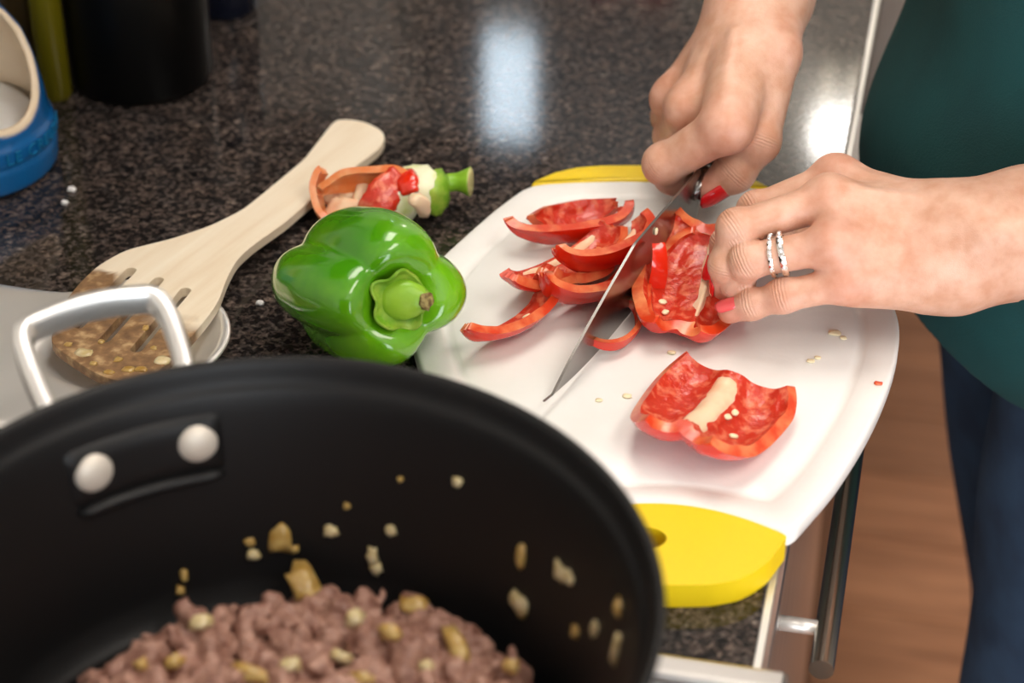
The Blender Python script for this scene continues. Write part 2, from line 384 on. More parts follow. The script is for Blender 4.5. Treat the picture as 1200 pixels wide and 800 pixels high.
def relax(V, F, it=1):
    F = np.asarray(F); n = len(V)
    e = np.vstack([F[:, [0, 1]], F[:, [1, 2]], F[:, [2, 3]], F[:, [3, 0]]]); e = np.vstack([e, e[:, ::-1]])
    for _ in range(it):
        s = np.zeros_like(V); c = np.zeros(n); np.add.at(s, e[:, 0], V[e[:, 1]]); np.add.at(c, e[:, 0], 1)
        V = .5*V+.5*s/np.maximum(c, 1)[:, None]
    return V

# ================================================================== THE ROOM
X0, X1, Y0, Y1, ZT = -0.68, 3.0, -1.7, 2.62, 2.46
def struct(name, v, f, m, smooth=False):
    o = obj(name, v, f, m, smooth=smooth); o['kind'] = 'structure'; return o
def sticky(o, label):
    o['label'] = label; return o
fl = struct('floor', *box(X0, X1, Y0, Y1, -.06, -.006), m_joint)
sticky(fl, 'brown wood plank floor beside the worktop')
pl_mesh = None; row = 0; y = Y0+.002
while y < Y1-.05:
    x = -.02-(row % 3)*.42; w_ = min(.122, Y1-.002-y)
    while x < X1-.03:
        xa = max(x, X0+.01); xb = min(x+1.24, X1-.003)
        v, f = box(xa, xb, y, y+w_, -.006, 0.0)
        c = np.array([(xa+xb)/2, y+w_/2, 0]); p = obj('plank', v, f, m_plank, None, smooth=False, loc=c)
        p.parent = fl; p.location = c-ROOT['floor']
        x += 1.245
    y += .125; row += 1
sticky(struct('wall_left', *box(X0-.08, X0, Y0-.08, Y1+.08, -.06, ZT), m_wall), 'pale wall behind the worktop')
# far wall with the window hole
WX0, WX1, WZ0, WZ1 = -.63, -.26, 1.56, 2.0
sticky(struct('wall_back', *join(box(X0, WX0, Y1, Y1+.08, 0, ZT), box(WX1, X1, Y1, Y1+.08, 0, ZT), box(WX0, WX1, Y1, Y1+.08, 0, WZ0), box(WX0, WX1, Y1, Y1+.08, WZ1, ZT)), m_wall), 'pale wall at the end of the worktop')
sticky(struct('wall_right', *box(X1, X1+.08, Y0-.08, Y1+.08, -.06, ZT), m_wall), 'pale wall across the kitchen')
DX0, DX1, DZ = 0.1, 2.3, 2.15
sticky(struct('wall_front', *join(box(X0, DX0, Y0-.08, Y0, 0, ZT), box(DX1, X1, Y0-.08, Y0, 0, ZT), box(DX0, DX1, Y0-.08, Y0, DZ, ZT)), m_wall), 'pale wall with the added fill-light door')
sticky(struct('ceiling', *box(X0-.08, X1+.08, Y0-.08, Y1+.08, ZT, ZT+.06), m_ceil), 'white ceiling above the kitchen')
# end window: frame, pane
win = struct('window_1', *join(box(WX0, WX0+.02, Y1, Y1+.06, WZ0, WZ1), box(WX1-.02, WX1, Y1, Y1+.06, WZ0, WZ1), box(WX0, WX1, Y1, Y1+.06, WZ0, WZ0+.02), box(WX0, WX1, Y1, Y1+.06, WZ1-.02, WZ1)), m_frame)
win['label'] = 'small white framed window at the end of the worktop'
obj('pane', *box(WX0+.02, WX1-.02, Y1+.04, Y1+.046, WZ0+.02, WZ1-.02), m_sky, win, smooth=False)
def curtain(xa, xb, label):
    n = 26; V = []; F = []
    for i in range(n+1):
        u = i/n; xx = xa+(xb-xa)*u; yy = Y1-.03+.010*math.sin(u*math.pi*2*max(2, round((xb-xa)/.03)))
        for z in (WZ0-.04, WZ1+.05):
            V += [(xx, yy-.001, z), (xx, yy+.001, z)]
    for i in range(n):
        a = i*4; bb = a+4; F += [(a, bb, bb+2, a+2), (a+1, a+3, bb+3, bb+1), (a, a+1, bb+1, bb), (a+2, bb+2, bb+3, a+3)]
    F += [(0, 2, 3, 1), (n*4, n*4+1, n*4+3, n*4+2)]
    return tag(obj('curtain', V, F, m_curtain), label, 'curtain')
curtain(-.655, -.565, 'narrow grey linen curtain beside the corner of the end window')
curtain(-.495, -.24, 'wide grey linen curtain beside the globe lamp')
rod = tag(obj('curtain_rod', *tube((-.67, Y1-.03, WZ1+.055), (-.22, Y1-.03, WZ1+.055), .006), m_chrome), 'nickel curtain rod above the end window', 'curtain rod')
# unseen glazed door and area light, added behind the camera as soft fill
dr = struct('fill_door_1', *join(box(DX0, DX0+.07, Y0-.06, Y0-.01, 0, DZ), box(DX1-.07, DX1, Y0-.06, Y0-.01, 0, DZ), box(DX0, DX1, Y0-.06, Y0-.01, DZ-.07, DZ), box(DX0, DX1, Y0-.06, Y0-.01, 0, .08), box((DX0+DX1)/2-.04, (DX0+DX1)/2+.04, Y0-.06, Y0-.01, 0, DZ)), m_frame)
dr['label'] = 'added white framed glazed door for the fill light'
ld = bpy.data.lights.new('door_fill_light', 'AREA'); ld.shape = 'RECTANGLE'; ld.size = DX1-DX0-.1; ld.size_y = DZ-.1; ld.energy = DOOR_FILL; ld.color = (.92, .96, 1)
lo = bpy.data.objects.new('door_fill_light', ld); COL.objects.link(lo); lo.location = ((DX0+DX1)/2, Y0-.09, DZ/2); lo.rotation_euler = (math.radians(90), 0, 0)
# ceiling panels
def panel(xa, xb, ya, yb, label):
    t = thing('ceiling_light', label, 'ceiling light', ((xa+xb)/2, (ya+yb)/2, ZT-.04), 'flat ceiling lights')
    obj('frame', *join(box(xa-.03, xb+.03, ya-.03, ya, ZT-.04, ZT), box(xa-.03, xb+.03, yb, yb+.03, ZT-.04, ZT), box(xa-.03, xa, ya, yb, ZT-.04, ZT), box(xb, xb+.03, ya, yb, ZT-.04, ZT)), m_frame, t, False)
    obj('diffuser', *box(xa, xb, ya, yb, ZT-.03, ZT-.02), m_light, t, False)
panel(-.42, .12, .95, 1.85, 'flat square-edged ceiling light above the worktop')
panel(.55, 1.05, -.2, .8, 'flat square-edged ceiling light over the open floor')
# globe lamp
t = thing('wall_lamp', 'round white globe lamp on the end wall', 'lamp', (-.07, Y1, 1.6))
obj('globe', *lathe([(.0352*math.sin(math.pi*i/16)+1e-4, 1.645-.035*math.cos(math.pi*i/16)) for i in range(17)], (-.075, Y1-.07), 32), m_globe, t)
obj('bracket', *join(box(-.105, -.045, Y1-.012, Y1, 1.56, 1.62), box(-.082, -.068, Y1-.08, Y1-.01, 1.592, 1.606)), m_chrome, t, False)

# ================================================================== WORKTOP AND UNITS
SY = .700                                   # where the stove ends and the stone begins
t = thing('worktop', 'dark speckled polished stone worktop', 'worktop', (-.3, 1.6, ZC-.032))
ct = obj('slab', *box(X0, -.005, SY+.004, Y1, ZC-.032, ZC), m_stone, t, smooth=False); bev(ct, .0015, 2)
obj('edge_trim', *box(-.0048, -.0016, SY+.004, Y1-.002, ZC-.0085, ZC-.002), m_trim, t, False)
def steel_unit(ya, yb, label, hy0, hy1, post):
    t = thing('dishwasher', label, 'appliance', (0, (ya+yb)/2, 0))
    obj('cabinet', *box(-.60, -.024, ya+.004, yb-.004, .10, ZC-.033), m_black, t, False)
    d = obj('door', *box(-.022, 0, ya+.003, yb-.003, .11, ZC-.035), m_steel, t, False); bev(d, .003, 2)
    h = obj('bar_handle', *tube((.0235, hy0, .845), (.0235, hy1, .845), .0062), m_chrome, t); flat_angle(h)
    for yy in post: obj('handle_post', *tube((.0, yy, .845), (.0225, yy, .845), .0040), m_trim, h)
    obj('toe_kick', *box(-.07, -.06, ya, yb, .0, .10), m_black, t, False)
steel_unit(SY+.004, 1.305, 'steel fronted unit with bar handle next to the stove', .782, 1.235, (.812, 1.205))
for k, (ya, yb, lb) in enumerate([(1.31, 1.76, 'dark wood base unit next to the steel fronted unit'), (1.765, 2.215, 'dark wood base unit two along from the steel unit'), (2.22, Y1-.005, 'narrow dark wood base unit in the far corner')]):
    t = thing('base_cabinet', lb, 'cabinet', (-.3, (ya+yb)/2, 0), 'base cabinets')
    obj('body', *box(-.62, -.022, ya+.002, yb-.002, .10, ZC-.033), m_cab, t, False)
    d = obj('door', *box(-.020, -.002, ya+.004, yb-.004, .11, ZC-.20), m_cab, t, False); bev(d, .002)
    d2 = obj('drawer', *box(-.020, -.002, ya+.004, yb-.004, ZC-.195, ZC-.045), m_cab, t, False); bev(d2, .002)
    obj('drawer_handle', *tube((.018, ya+.1, .79), (.018, yb-.1, .79), .005), m_chrome, d2)
    obj('toe_kick', *box(-.07, -.06, ya, yb, 0, .10), m_black, t, False)
for k, (ya, yb, lb) in enumerate([(.95, 1.5, 'dark wood wall cabinet above the canisters'), (1.505, 2.05, 'dark wood wall cabinet nearer the end window')]):
    t = thing('wall_cabinet', lb, 'cabinet', (-.52, (ya+yb)/2, 1.42), 'wall cabinets')
    obj('body', *box(X0+.002, -.37, ya, yb, 1.42, 2.15), m_cab, t, False)
    for q in (0, 1):
        a = ya+.003+q*(yb-ya)/2; d = obj('door', *box(-.368, -.35, a, a+(yb-ya)/2-.006, 1.422, 2.148), m_cab, t, False); bev(d, .002)
        kx = a+(yb-ya)/2-.04 if q == 0 else a+.03
        obj('knob', *tube((-.35, kx, 1.50), (-.325, kx, 1.50), .006, .012), m_chrome, d)

# stove
t = thing('stove', 'stainless steel stove under the black pot', 'stove', (-.3, .32, 0))
obj('body', *box(-.64, .0, -.055, SY-.002, .10, .880), m_steel, t, False)
tp = obj('cooktop', *box(-.645, .012, -.06, SY, .881, ZC+.002), m_steel, t, False); bev(tp, .004, 3)
rim_s = obj('raised_edge', *join(box(-.645, .012, SY-.014, SY, ZC+.0015, ZC+.008), box(-.645, .012, -.06, -.046, ZC+.0015, ZC+.008), box(-.002, .012, -.046, SY-.014, ZC+.0015, ZC+.008), box(-.645, -.631, -.046, SY-.014, ZC+.0015, ZC+.008)), m_steel, t, False); bev(rim_s, .003, 2)
obj('oven_door', *box(.001, .03, -.05, SY-.008, .2, .78), m_steel, t, False)
obj('door_handle', *tube((.065, 0, .74), (.065, SY-.06, .74), .009), m_chrome, t)
for yy in (.06, SY-.12): obj('handle_post', *tube((.03, yy, .74), (.065, yy, .74), .006), m_chrome, t)
for q in range(4):
    yy = .05+q*.16; kn = obj('knob', *tube((.001, yy, .835), (.035, yy, .835), .02, .017, 24), m_black, t); flat_angle(kn)
PC = np.array([-.178, .556])                # pot centre
PB = ZC+.018                                # pot bottom
for cx, cy in ((-.178, .556), (-.178, .16), (-.46, .50), (-.46, .16)):
    obj('burner_cap', *lathe([(.001, ZC+.002), (.045, ZC+.002), (.045, ZC+.010), (.038, ZC+.013), (.001, ZC+.013)], (cx, cy), 32), m_black, t)
    for s in range(4):
        a = math.pi/4+s*math.pi/2; p0 = np.array([cx+.05*math.cos(a), cy+.05*math.sin(a)]); p1 = np.array([cx+.125*math.cos(a), cy+.125*math.sin(a)])
        obj('grate_bar', *sweep([(*p0, ZC+.0125), (*p1, ZC+.0125), (*(p1+.001), ZC+.0020)], [(-.005, -.005), (.005, -.005), (.005, .005), (-.005, .005)]), m_black, t, False)

# ================================================================== THE POT
RZ = 1.050                                   # rim height
t_pot = thing('cooking_pot', 'deep black nonstick pot with steel loop handles on the stove', 'pot', (PC[0], PC[1], PB))
outer = [(.002, PB), (.108, PB), (.120, PB+.004), (.1275, PB+.014), (.1315, PB+.03), (.1425, RZ-.02), (.1475, RZ-.006), (.1502, RZ-.001), (.1500, RZ+.0012), (.1480, RZ+.0016)]
inner = [(.1462, RZ-.0005), (.1440, RZ-.008), (.1395, RZ-.02), (.1285, PB+.034), (.1245, PB+.018), (.117, PB+.0085), (.106, PB+.005), (.002, PB+.005)]
pot_prof = [tuple(p) for p in smooth_path([(r, z, 0) for r, z in outer+inner], 4)]
pb = obj('body', *lathe([(max(p[0], .001), p[1]) for p in pot_prof], PC, 128), m_pot, t_pot)
def r_in(z): return float(np.interp(z, [PB+.005, PB+.0085, PB+.018, PB+.034, RZ-.02, RZ-.008], [.106, .117, .1245, .1285, .1395, .1440]))
def on_wall(px, py):
    """the point on the inside of the pot seen at a photo pixel"""
    r = ray(px, py); lo, hi = .2, 1.6; best = None
    for s in np.linspace(.55, 1.2, 1600):
        p = CAM+r*s
        if p[2] > RZ+.03: continue
        if p[2] < PB+.006 or math.hypot(*(p[:2]-PC)) > r_in(p[2]):
            if p[1] > PC[1]-.02 or p[2] < PB+.006: best = p; break
    return best
def azp(deg, r, z): a = math.radians(deg); return np.array([PC[0]+r*math.cos(a), PC[1]+r*math.sin(a), z])
def loop_handle(az, half=10.2):
    zz = 1.018
    a0, a1 = az-half, az+half
    path = smooth_path([azp(a1-.5, .140, zz), azp(a1+.2, .158, zz+.003), azp(a1-.2, .186, zz+.022), azp(a1-1.6, .203, zz+.031), azp(a1-5, .2065, zz+.033), azp(az, .207, zz+.034), azp(a0+5, .2065, zz+.033), azp(a0+1.6, .203, zz+.031), azp(a0+.2, .186, zz+.022), azp(a0-.2, .158, zz+.003), azp(a0+.5, .140, zz)], 7)
    sh = [(.0042*math.copysign(abs(math.cos(a))**.6, math.cos(a)), .0066*math.copysign(abs(math.sin(a))**.6, math.sin(a))) for a in np.linspace(0, 2*math.pi, 16, endpoint=False)]
    h = obj('loop_handle', *sweep(path, sh, (0, 0, 1)), m_handle, t_pot)
    # raised flat pad with two rivets inside the wall
    V = []; F = []; na, nz = 24, 8
    for i in range(na+1):
        for j in range(nz+1):
            u, w = i/na*2-1, j/nz*2-1; e = min(1, 6*(1-abs(u)))*min(1, 2.6*(1-abs(w))); z = 1.0185+.0155*w
            V.append(tuple(azp(az+u*15.0, r_in(z)+.002-.0046*max(0, e)**.5, z)))
    for i in range(na):
        for j in range(nz): q = i*(nz+1)+j; F.append((q, q+1, q+nz+2, q+nz+1))
    obj('handle_pad', V, F, m_pot, t_pot)
    arc = [azp(az+u*14, r_in(1.0035)-.0010, 1.0035) for u in np.linspace(-1, 1, 21)]
    obj('pad_ledge', *sweep(arc, circ(.0042, 12, .0030), (0, 0, 1), [max(.15, min(1, 8*(1-abs(u)))) for u in np.linspace(-1, 1, 21)]), m_pot, t_pot)
    for a in (az-9.6, az+9.6):
        c = azp(a, r_in(1.0195)-.0014, 1.0195); d = np.array([-math.cos(math.radians(a)), -math.sin(math.radians(a)), .12])
        pts = [c+d*.0045*math.sin(math.pi/2*k/6) for k in range(7)]; sc = [.0088*math.cos(math.pi/2*k/6)+1e-4 for k in range(7)]
        obj('rivet', *sweep([c-d*.004]+pts, circ(1, 24), (0, 0, 1), [.0088]+sc), m_rivet, t_pot)
loop_handle(128.6); loop_handle(308.6)

# ground meat: clumps heaped in the pot
BX = [60, 105, 160, 200, 260, 330, 400, 470, 540, 590, 625, 650, 700]; BY = [860, 792, 752, 728, 706, 700, 690, 686, 698, 712, 742, 790, 880]
def proj(p):
    d = np.array(p)-CAM; return 600+FPX*(d@RT)/(d@FW), 400-FPX*(d@UP)/(d@FW)
fld = Field((PC[0]-.125, PC[1]-.125, PB-.002), (PC[0]+.125, PC[1]+.125, PB+.06), .0014); g = fld.full(.03)
prims = []; tries = 0
while len(prims) < 2300 and tries < 60000:
    tries += 1
    rr = .114*math.sqrt(RNG.random()); aa = RNG.random()*2*math.pi; x, y = PC[0]+rr*math.cos(aa), PC[1]+rr*math.sin(aa)
    hgt = .020+.010*mnoise.noise((x*22, y*22, 1.3))+.006*mnoise.noise((x*60, y*60, 4.3))
    z = PB+.008+hgt*RNG.random()**.35
    px, py = proj((x, y, z+.004))
    if py < np.interp(px, BX, BY)+4: continue
    s = .0018+.0042*RNG.random()**1.6
    d = RNG.normal(size=3)*.0028
    c = np.array([x, y, z]); prims.append((c-d, c+d, s, s*(.6+.5*RNG.random())))
fld.add(g, prims, .0010)
v, f = surface_nets(g, fld.lo, fld.h); v = v+.0011*np.stack([np.array([mnoise.noise(Vector(p)*420+Vector((k*9, 0, 0))) for p in v]) for k in range(3)], 1)
v = v+.0013*np.stack([np.array([mnoise.noise(Vector(p)*170+Vector((k*5, 3, 0))) for p in v]) for k in range(3)], 1)
me = obj('ground_meat', v, f, m_meat); tag(me, 'browned crumbly ground meat heaped in the black pot', 'meat', kind='stuff')
MEAT = v

# onion bits
def ico_blob(rad, seed, rough=.25):
    bm = bmesh.new(); bmesh.ops.create_icosphere(bm, subdivisions=2, radius=1)
    V = []
    for w in bm.verts:
        n = 1+rough*mnoise.noise(w.co*1.7+Vector((seed*3.1, seed, 0)))+rough*.6*mnoise.noise(w.co*3.7+Vector((seed*1.1, 7, seed))); q = w.co*n
        q = Vector([math.copysign(abs(c)**.75, c) for c in q]); V.append((q.x*rad[0], q.y*rad[1], q.z*rad[2]))
    bm.verts.index_update(); F = [tuple(x.index for x in fc.verts) for fc in bm.faces]; bm.free(); return np.array(V), F
def frame(z_axis, x_hint):
    z = np.array(z_axis, float); z /= np.linalg.norm(z); x = np.array(x_hint, float); x = x-z*(x@z); x /= np.linalg.norm(x)+1e-9; return np.stack([x, np.cross(z, x), z], 1)
def onion(c, n, rad, hint, m, label, group, seed):
    v, f = ico_blob(rad, seed, .75); R = frame(n, hint); w = v@R.T+c
    return tag(obj('onion_piece', w, f, m, loc=c), label, 'onion', group)
WALLB = [(330, 631, 19, 22, 1), (297, 649, 11, 8, 0), (293, 634, 8, 6, 1), (388, 621, 11, 9, 0), (458, 620, 9, 9, 0), (537, 563, 9, 8, 0), (437, 650, 9, 14, 0), (441, 664, 10, 10, 0), (612, 653, 9, 21, 1),
         (657, 668, 15, 14, 0), (668, 676, 13, 10, 0), (608, 704, 20, 17, 0), (726, 713, 12, 13, 1), (699, 736, 9, 13, 0), (676, 740, 9, 9, 1), (724, 760, 12, 25, 0), (215, 673, 6, 9, 1), (211, 691, 7, 7, 1), (470, 560, 5, 4, 1), (407, 592, 6, 5, 1), (345, 642, 7, 6, 1)]
WL = {0: 'large golden-brown onion chunk stuck to the pot wall above the meat', 8: 'slender upright browned onion sliver stuck to the pot wall', 9: 'knobbly pale onion bit touching its twin on the pot wall', 11: 'squarish pale onion bit on the pot wall just above the meat', 15: 'longest pale onion sliver standing upright low on the pot wall', 5: 'lone small pale onion bit high on the pot wall'}
ML = {0: 'whitish onion cube on the meat beside the leaf-like piece', 5: 'wide golden onion strip lying flat on the meat', 7: 'long thin golden onion strip lying across the meat'}
for i, (px, py, a, bb, br) in enumerate(WALLB):
    c = on_wall(px, py); dep = (c-CAM)@FW; n = np.array([PC[0]-c[0], PC[1]-c[1], .02]); n /= np.linalg.norm(n)
    s = dep/FPX*.80
    onion(c+n*.0006, n, (a*s*.95, bb*s*1.05, .0016), np.cross((0, 0, 1), n), m_onion2 if br else m_onion, WL.get(i, 'browned bit of onion stuck to the pot wall' if br else 'pale bit of onion stuck to the pot wall'), 'onion bits on the pot wall', i)
MEATB = [(412, 714, 14, 13, 0), (240, 722, 16, 11, 0), (515, 690, 12, 14, 0), (572, 700, 11, 14, 0), (350, 773, 15, 13, 0), (300, 782, 30, 12, 1), (478, 700, 20, 14, 1), (545, 750, 14, 38, 1), (455, 735, 18, 12, 1), (620, 715, 12, 12, 1), (205, 765, 14, 10, 1), (395, 760, 16, 9, 0), (500, 770, 12, 10, 0), (165, 770, 10, 9, 1), (590, 775, 13, 11, 1), (430, 785, 18, 10, 1)]
for i, (px, py, a, bb, br) in enumerate(MEATB):
    d = MEAT-CAM; dep = d@FW; ux = 600+FPX*(d@RT)/dep; uy = 400-FPX*(d@UP)/dep; near = np.hypot(ux-px, uy-py) < 12
    if not near.any(): continue
    c = MEAT[near][np.argmin(dep[near])]; s = (c-CAM)@FW/FPX*.9
    n = -FW*.5+np.array([0, 0, .7])
    onion(c, n, (a*s*.9, bb*s*.9, .0032), RT+.5*UP*math.sin(i*2.1), m_onion2 if br else m_onion, ML.get(i, 'golden piece of onion on the ground meat' if br else 'pale piece of onion on the ground meat'), 'onion pieces on the meat', i+50)
c = P(360, 690, .955); onion(c, -FW+np.array([.3, 0, .3]), (.0065, .0125, .0025), RT+np.array([0, 0, .6]), m_onion2, 'pointed leaf-like onion piece standing up from the meat', None, 99)

# ================================================================== CUTTING BOARD
BC = np.array([-.085, .925]); BA = math.radians(10); EX = np.array([math.cos(BA), math.sin(BA)]); EY = np.array([-math.sin(BA), math.cos(BA)])
BT = ZC+.013                                 # top of the board
tab = [(-190.5, 0), (-190, 12), (-189, 24), (-185, 36), (-179, 44), (-171, 51), (-152, 61), (-134, 72), (-111, 86), (-79, 102), (-46, 115), (-12, 126), (15, 132), (40, 134.5), (65, 130), (91, 118), (111, 107), (138, 93), (165, 76), (176, 68), (185, 58), (192, 44), (195, 28), (196, 10), (196.3, 0)]
ty = np.array([a for a, _ in tab])/1000; tw = np.array([a for _, a in tab])/1000
yy_ = np.linspace(-.11, .13, 200); ww_ = np.interp(yy_, ty, tw)
for _ in range(400): ww_[1:-1] = .5*ww_[1:-1]+.25*(ww_[2:]+ww_[:-2])
def hw(y): return float(np.interp(y, yy_, ww_)) if -.11 < y < .13 else float(np.interp(y, ty, tw))
nearL = lambda x: -.131-6.0*x*x; farL = lambda x: .177-1.4*x*x
def side_pts(y0, y1, n): return [(hw(y), y) for y in np.linspace(y0, y1, n)]
def board_loop(kind):
    if kind == 'body':
        r = side_pts(-.152, .170, 60); top = [(x, farL(x)) for x in np.linspace(.068, -.068, 20)]
        l = [(-x, y) for x, y in r[::-1]]; bot = [(x, nearL(x)) for x in np.linspace(-.058, .058, 20)]
        p = r+top+l+bot
    elif kind == 'near':
        r = [(hw(y), y) for y in np.r_[np.linspace(-.1905, -.185, 14), np.linspace(-.183, -.1525, 16)]]
        p = r+[(x, nearL(x)) for x in np.linspace(.0595, -.0595, 24)]+[(-x, y) for x, y in r[::-1]]
    else:
        r = [(hw(y), y) for y in np.r_[np.linspace(.1705, .19, 14), np.linspace(.191, .1963, 14)]]
        p = r+[(-x, y) for x, y in r[::-1]]+[(x, farL(x)) for x in np.linspace(-.070, .070, 24)]
    return ccw(poly_smooth(poly_resample(p, 260), 5))
def to_world(p2, z): return [(BC[0]+x*EX[0]+y*EY[0], BC[1]+x*EX[1]+y*EY[1], z) for x, y in p2]
def ringed(loop, prof, hole=None):
    V = []; F = []; n = len(loop)
    for d, z in prof: V += to_world(poly_smooth(inset(poly_smooth(loop, int(d*2500)), d), int(d*900)), z)
    for i in range(len(prof)-1):
        for k in range(n): F.append((i*n+k, i*n+(k+1) % n, (i+1)*n+(k+1) % n, (i+1)*n+k))
    for base, d, z in ((0, prof[0][0], prof[0][1]), ((len(prof)-1)*n, prof[-1][0], prof[-1][1])):
        lp = np.array(V[base:base+n]); c = lp.mean(0); prev = base
        for q in (.66, .33):
            s0 = len(V); V += [tuple(c+(p-c)*q) for p in lp]
            for k in range(n): F.append((prev+k, prev+(k+1) % n, s0+(k+1) % n, s0+k))
            prev = s0
        V.append(tuple(c)); ci = len(V)-1
        for k in range(n): F.append((prev+k, prev+(k+1) % n, ci))
    return V, F
t_b = thing('cutting_board', 'white plastic cutting board with yellow ends and a juice groove', 'cutting board', (BC[0], BC[1], ZC))
o = obj('board', *ringed(board_loop('body'), [(.003, ZC+.001), (.0, ZC+.004), (.0, BT-.002), (.0008, BT-.0006), (.0022, BT), (.0145, BT), (.0158, BT-.0008), (.0175, BT-.0016), (.0195, BT-.0016), (.0212, BT-.0008), (.0225, BT)]), m_board, t_b); flat_angle(o, 50)
o = obj('yellow_end', *ringed(board_loop('far'), [(.002, ZC), (.0, ZC+.002), (.0, BT-.0015), (.0008, BT-.0002), (.002, BT+.0004)]), m_yellow, t_b); flat_angle(o, 50)
lp = board_loop('near'); hole = [(-.009+.0125*math.cos(a), -.157+.0085*math.sin(a)) for a in np.linspace(0, 2*math.pi, 32, endpoint=False)]
v, f = fill_loops([inset(lp, 0), hole], lambda x, y: 0, 1)
v = np.array(v); n = len(v)//2; w3 = [np.array(to_world([(p[0], p[1])], BT+.0004 if i < n else ZC)[0]) for i, p in enumerate(v)]
o = obj('yellow_end', w3, f, m_yellow, t_b, False); bev(o, .003, 3, 50); o.data.polygons.foreach_set('use_smooth', [True]*len(o.data.polygons)); flat_angle(o, 50)

# ================================================================== SPOON REST AND SPATULA
TC = P(150, 413, ZC)[:2]; n = 96
t_s = thing('spoon_rest', 'bright stainless steel spoon rest under the wooden spatula', 'spoon rest', (TC[0], TC[1], ZC))
cB, cA = P(85, 345, ZC+.010)[:2], P(0, 332, ZC+.010)[:2]
def rest_r(a):
    """outline radius: round by the pepper, drawn out into a square lip on the other side"""
    r0 = .056; d = np.array([math.cos(a), math.sin(a)])
    r = r0
    if d[0] < .25:
        ts = []
        nrm = np.array([-(cB-cA)[1], (cB-cA)[0]]); nrm /= np.linalg.norm(nrm)
        if nrm @ d > 1e-3: ts.append(((cB-TC) @ nrm)/(nrm @ d))
        if d[0] < -1e-3: ts.append((-.155)/d[0])
        if -d[1] > 1e-3: ts.append(.088/-d[1])
        q = min(ts) if ts else r0
        e = min(1, max(0, (.25-d[0])/.55)); e = e*e*(3-2*e); r = max(r0, q)*e+r0*(1-e)
    return r
V = []; F = []; rings = [0, .25, .5, .7, .85, .95, 1.0, 1.06, 1.12, 1.3, 1.6, 1.85, 2.0]
for ri, q in enumerate(rings):
    for k in range(n):
        a = 2*math.pi*k/n; R_ = rest_r(a)
        if q <= 1: r = q*.050; z = ZC+.0025+.0085*max(0, (q-.45)/.55)**2
        else:
            e = (q-1); r = .050+(R_-.050)*e; z = ZC+.0110+.0012*math.sin(e*math.pi)+(.0016*math.cos(a*9)*e*min(1, (R_-.056)/.03))-.003*e*min(1, (R_-.056)/.03)
        V.append((TC[0]+r*math.cos(a), TC[1]+r*math.sin(a), z))
for i in range(len(rings)-1):
    for k in range(n): F.append((i*n+k, i*n+(k+1) % n, (i+1)*n+(k+1) % n, (i+1)*n+k))
o = obj('tray', V, F, m_steel_b, t_s); sm = o.modifiers.new('thick', 'SOLIDIFY'); sm.thickness = .0012; sm.offset = -1
obj('foot_ring', *lathe([(.030, ZC), (.033, ZC), (.033, ZC+.002), (.030, ZC+.002)], TC, 48, False, False), m_steel_b, t_s)

def spz(px, py): return float(np.interp(py, [137, 300, 450], [ZC+.009, ZC+.019, ZC+.0235]))
SPO = [(394, 137), (425, 139), (447, 149), (452, 157), (446, 170), (418, 191), (375, 222), (333, 258), (298, 282), (277, 300), (265, 324), (257, 348), (245, 367), (228, 388), (209, 409), (190, 430), (172, 446), (157, 447), (128, 445), (105, 434), (80, 418), (58, 402), (66, 375), (76, 353), (92, 332), (114, 310), (147, 291), (200, 278), (247, 262), (285, 243), (328, 208), (356, 185), (380, 154)]
SLOTS = [((153, 315), (92, 381)), ((185, 326), (123, 397)), ((217, 338), (160, 408))]
def pl(px, py): return P(px, py, spz(px, py))
ax_h = pl(420, 150)-pl(130, 430); SPL = np.linalg.norm(ax_h[:2]); sax = ax_h[:2]/SPL; so = pl(130, 430)[:2]; zA, zB = ZC+.0230, ZC+.0085
lp = np.array([pl(*p)[:2] for p in SPO]); lp = poly_smooth(poly_resample([tuple(p) for p in lp], 150), 2)
holes = []
for a, bb in SLOTS:
    A = pl(*a)[:2]; B_ = pl(*bb)[:2]; d = (B_-A)/np.linalg.norm(B_-A); s = np.array([-d[1], d[0]]); w = .0031
    h = [A+s*w*math.cos(q)-d*w*math.sin(q) for q in np.linspace(0, math.pi, 9)]+[B_-s*w*math.cos(q)+d*w*math.sin(q) for q in np.linspace(0, math.pi, 9)]
    holes.append(np.array(h))
def spatz(x, y):
    u = ((np.array([x, y])-so) @ sax)/SPL; return zA+(zB-zA)*min(1.05, max(-.2, u))
v, f = fill_loops([lp]+holes, spatz, .006)
t_sp = thing('spatula', 'pale wooden slotted spatula with a sauce-soaked head', 'spatula', (lp[:, 0].mean(), lp[:, 1].mean(), ZC))
bm = bmesh.new(); bv = [bm.verts.new(p) for p in v]
for q in f:
    try: bm.faces.new([bv[i] for i in q])
    except ValueError: pass
bmesh.ops.recalc_face_normals(bm, faces=bm.faces)
long_e = [e for e in bm.edges if e.calc_length() > .006]
for _ in range(3):
    bmesh.ops.subdivide_edges(bm, edges=[e for e in bm.edges if e.calc_length() > .007], cuts=1)
bmesh.ops.triangulate(bm, faces=bm.faces)
v = np.array([x.co[:] for x in bm.verts]); bm.verts.index_update(); f = [tuple(x.index for x in q.verts) for q in bm.faces]; bm.free()
u = (v[:, :2]-so) @ sax; side = (v[:, :2]-so) @ np.array([-sax[1], sax[0]])
nz = np.array([mnoise.noise((p[0]*45, p[1]*45, 2.1))+.5*mnoise.noise((p[0]*120, p[1]*120, .1)) for p in v])
edge = .060+.022*nz+.35*np.maximum(side-.008, 0)
soak = np.clip((edge-u)/.008, 0, 1)*.96
o = obj('blade_and_handle', v, f, m_wood, t_sp, False, attr={'soaked': soak}); bev(o, .0012, 2, 55)
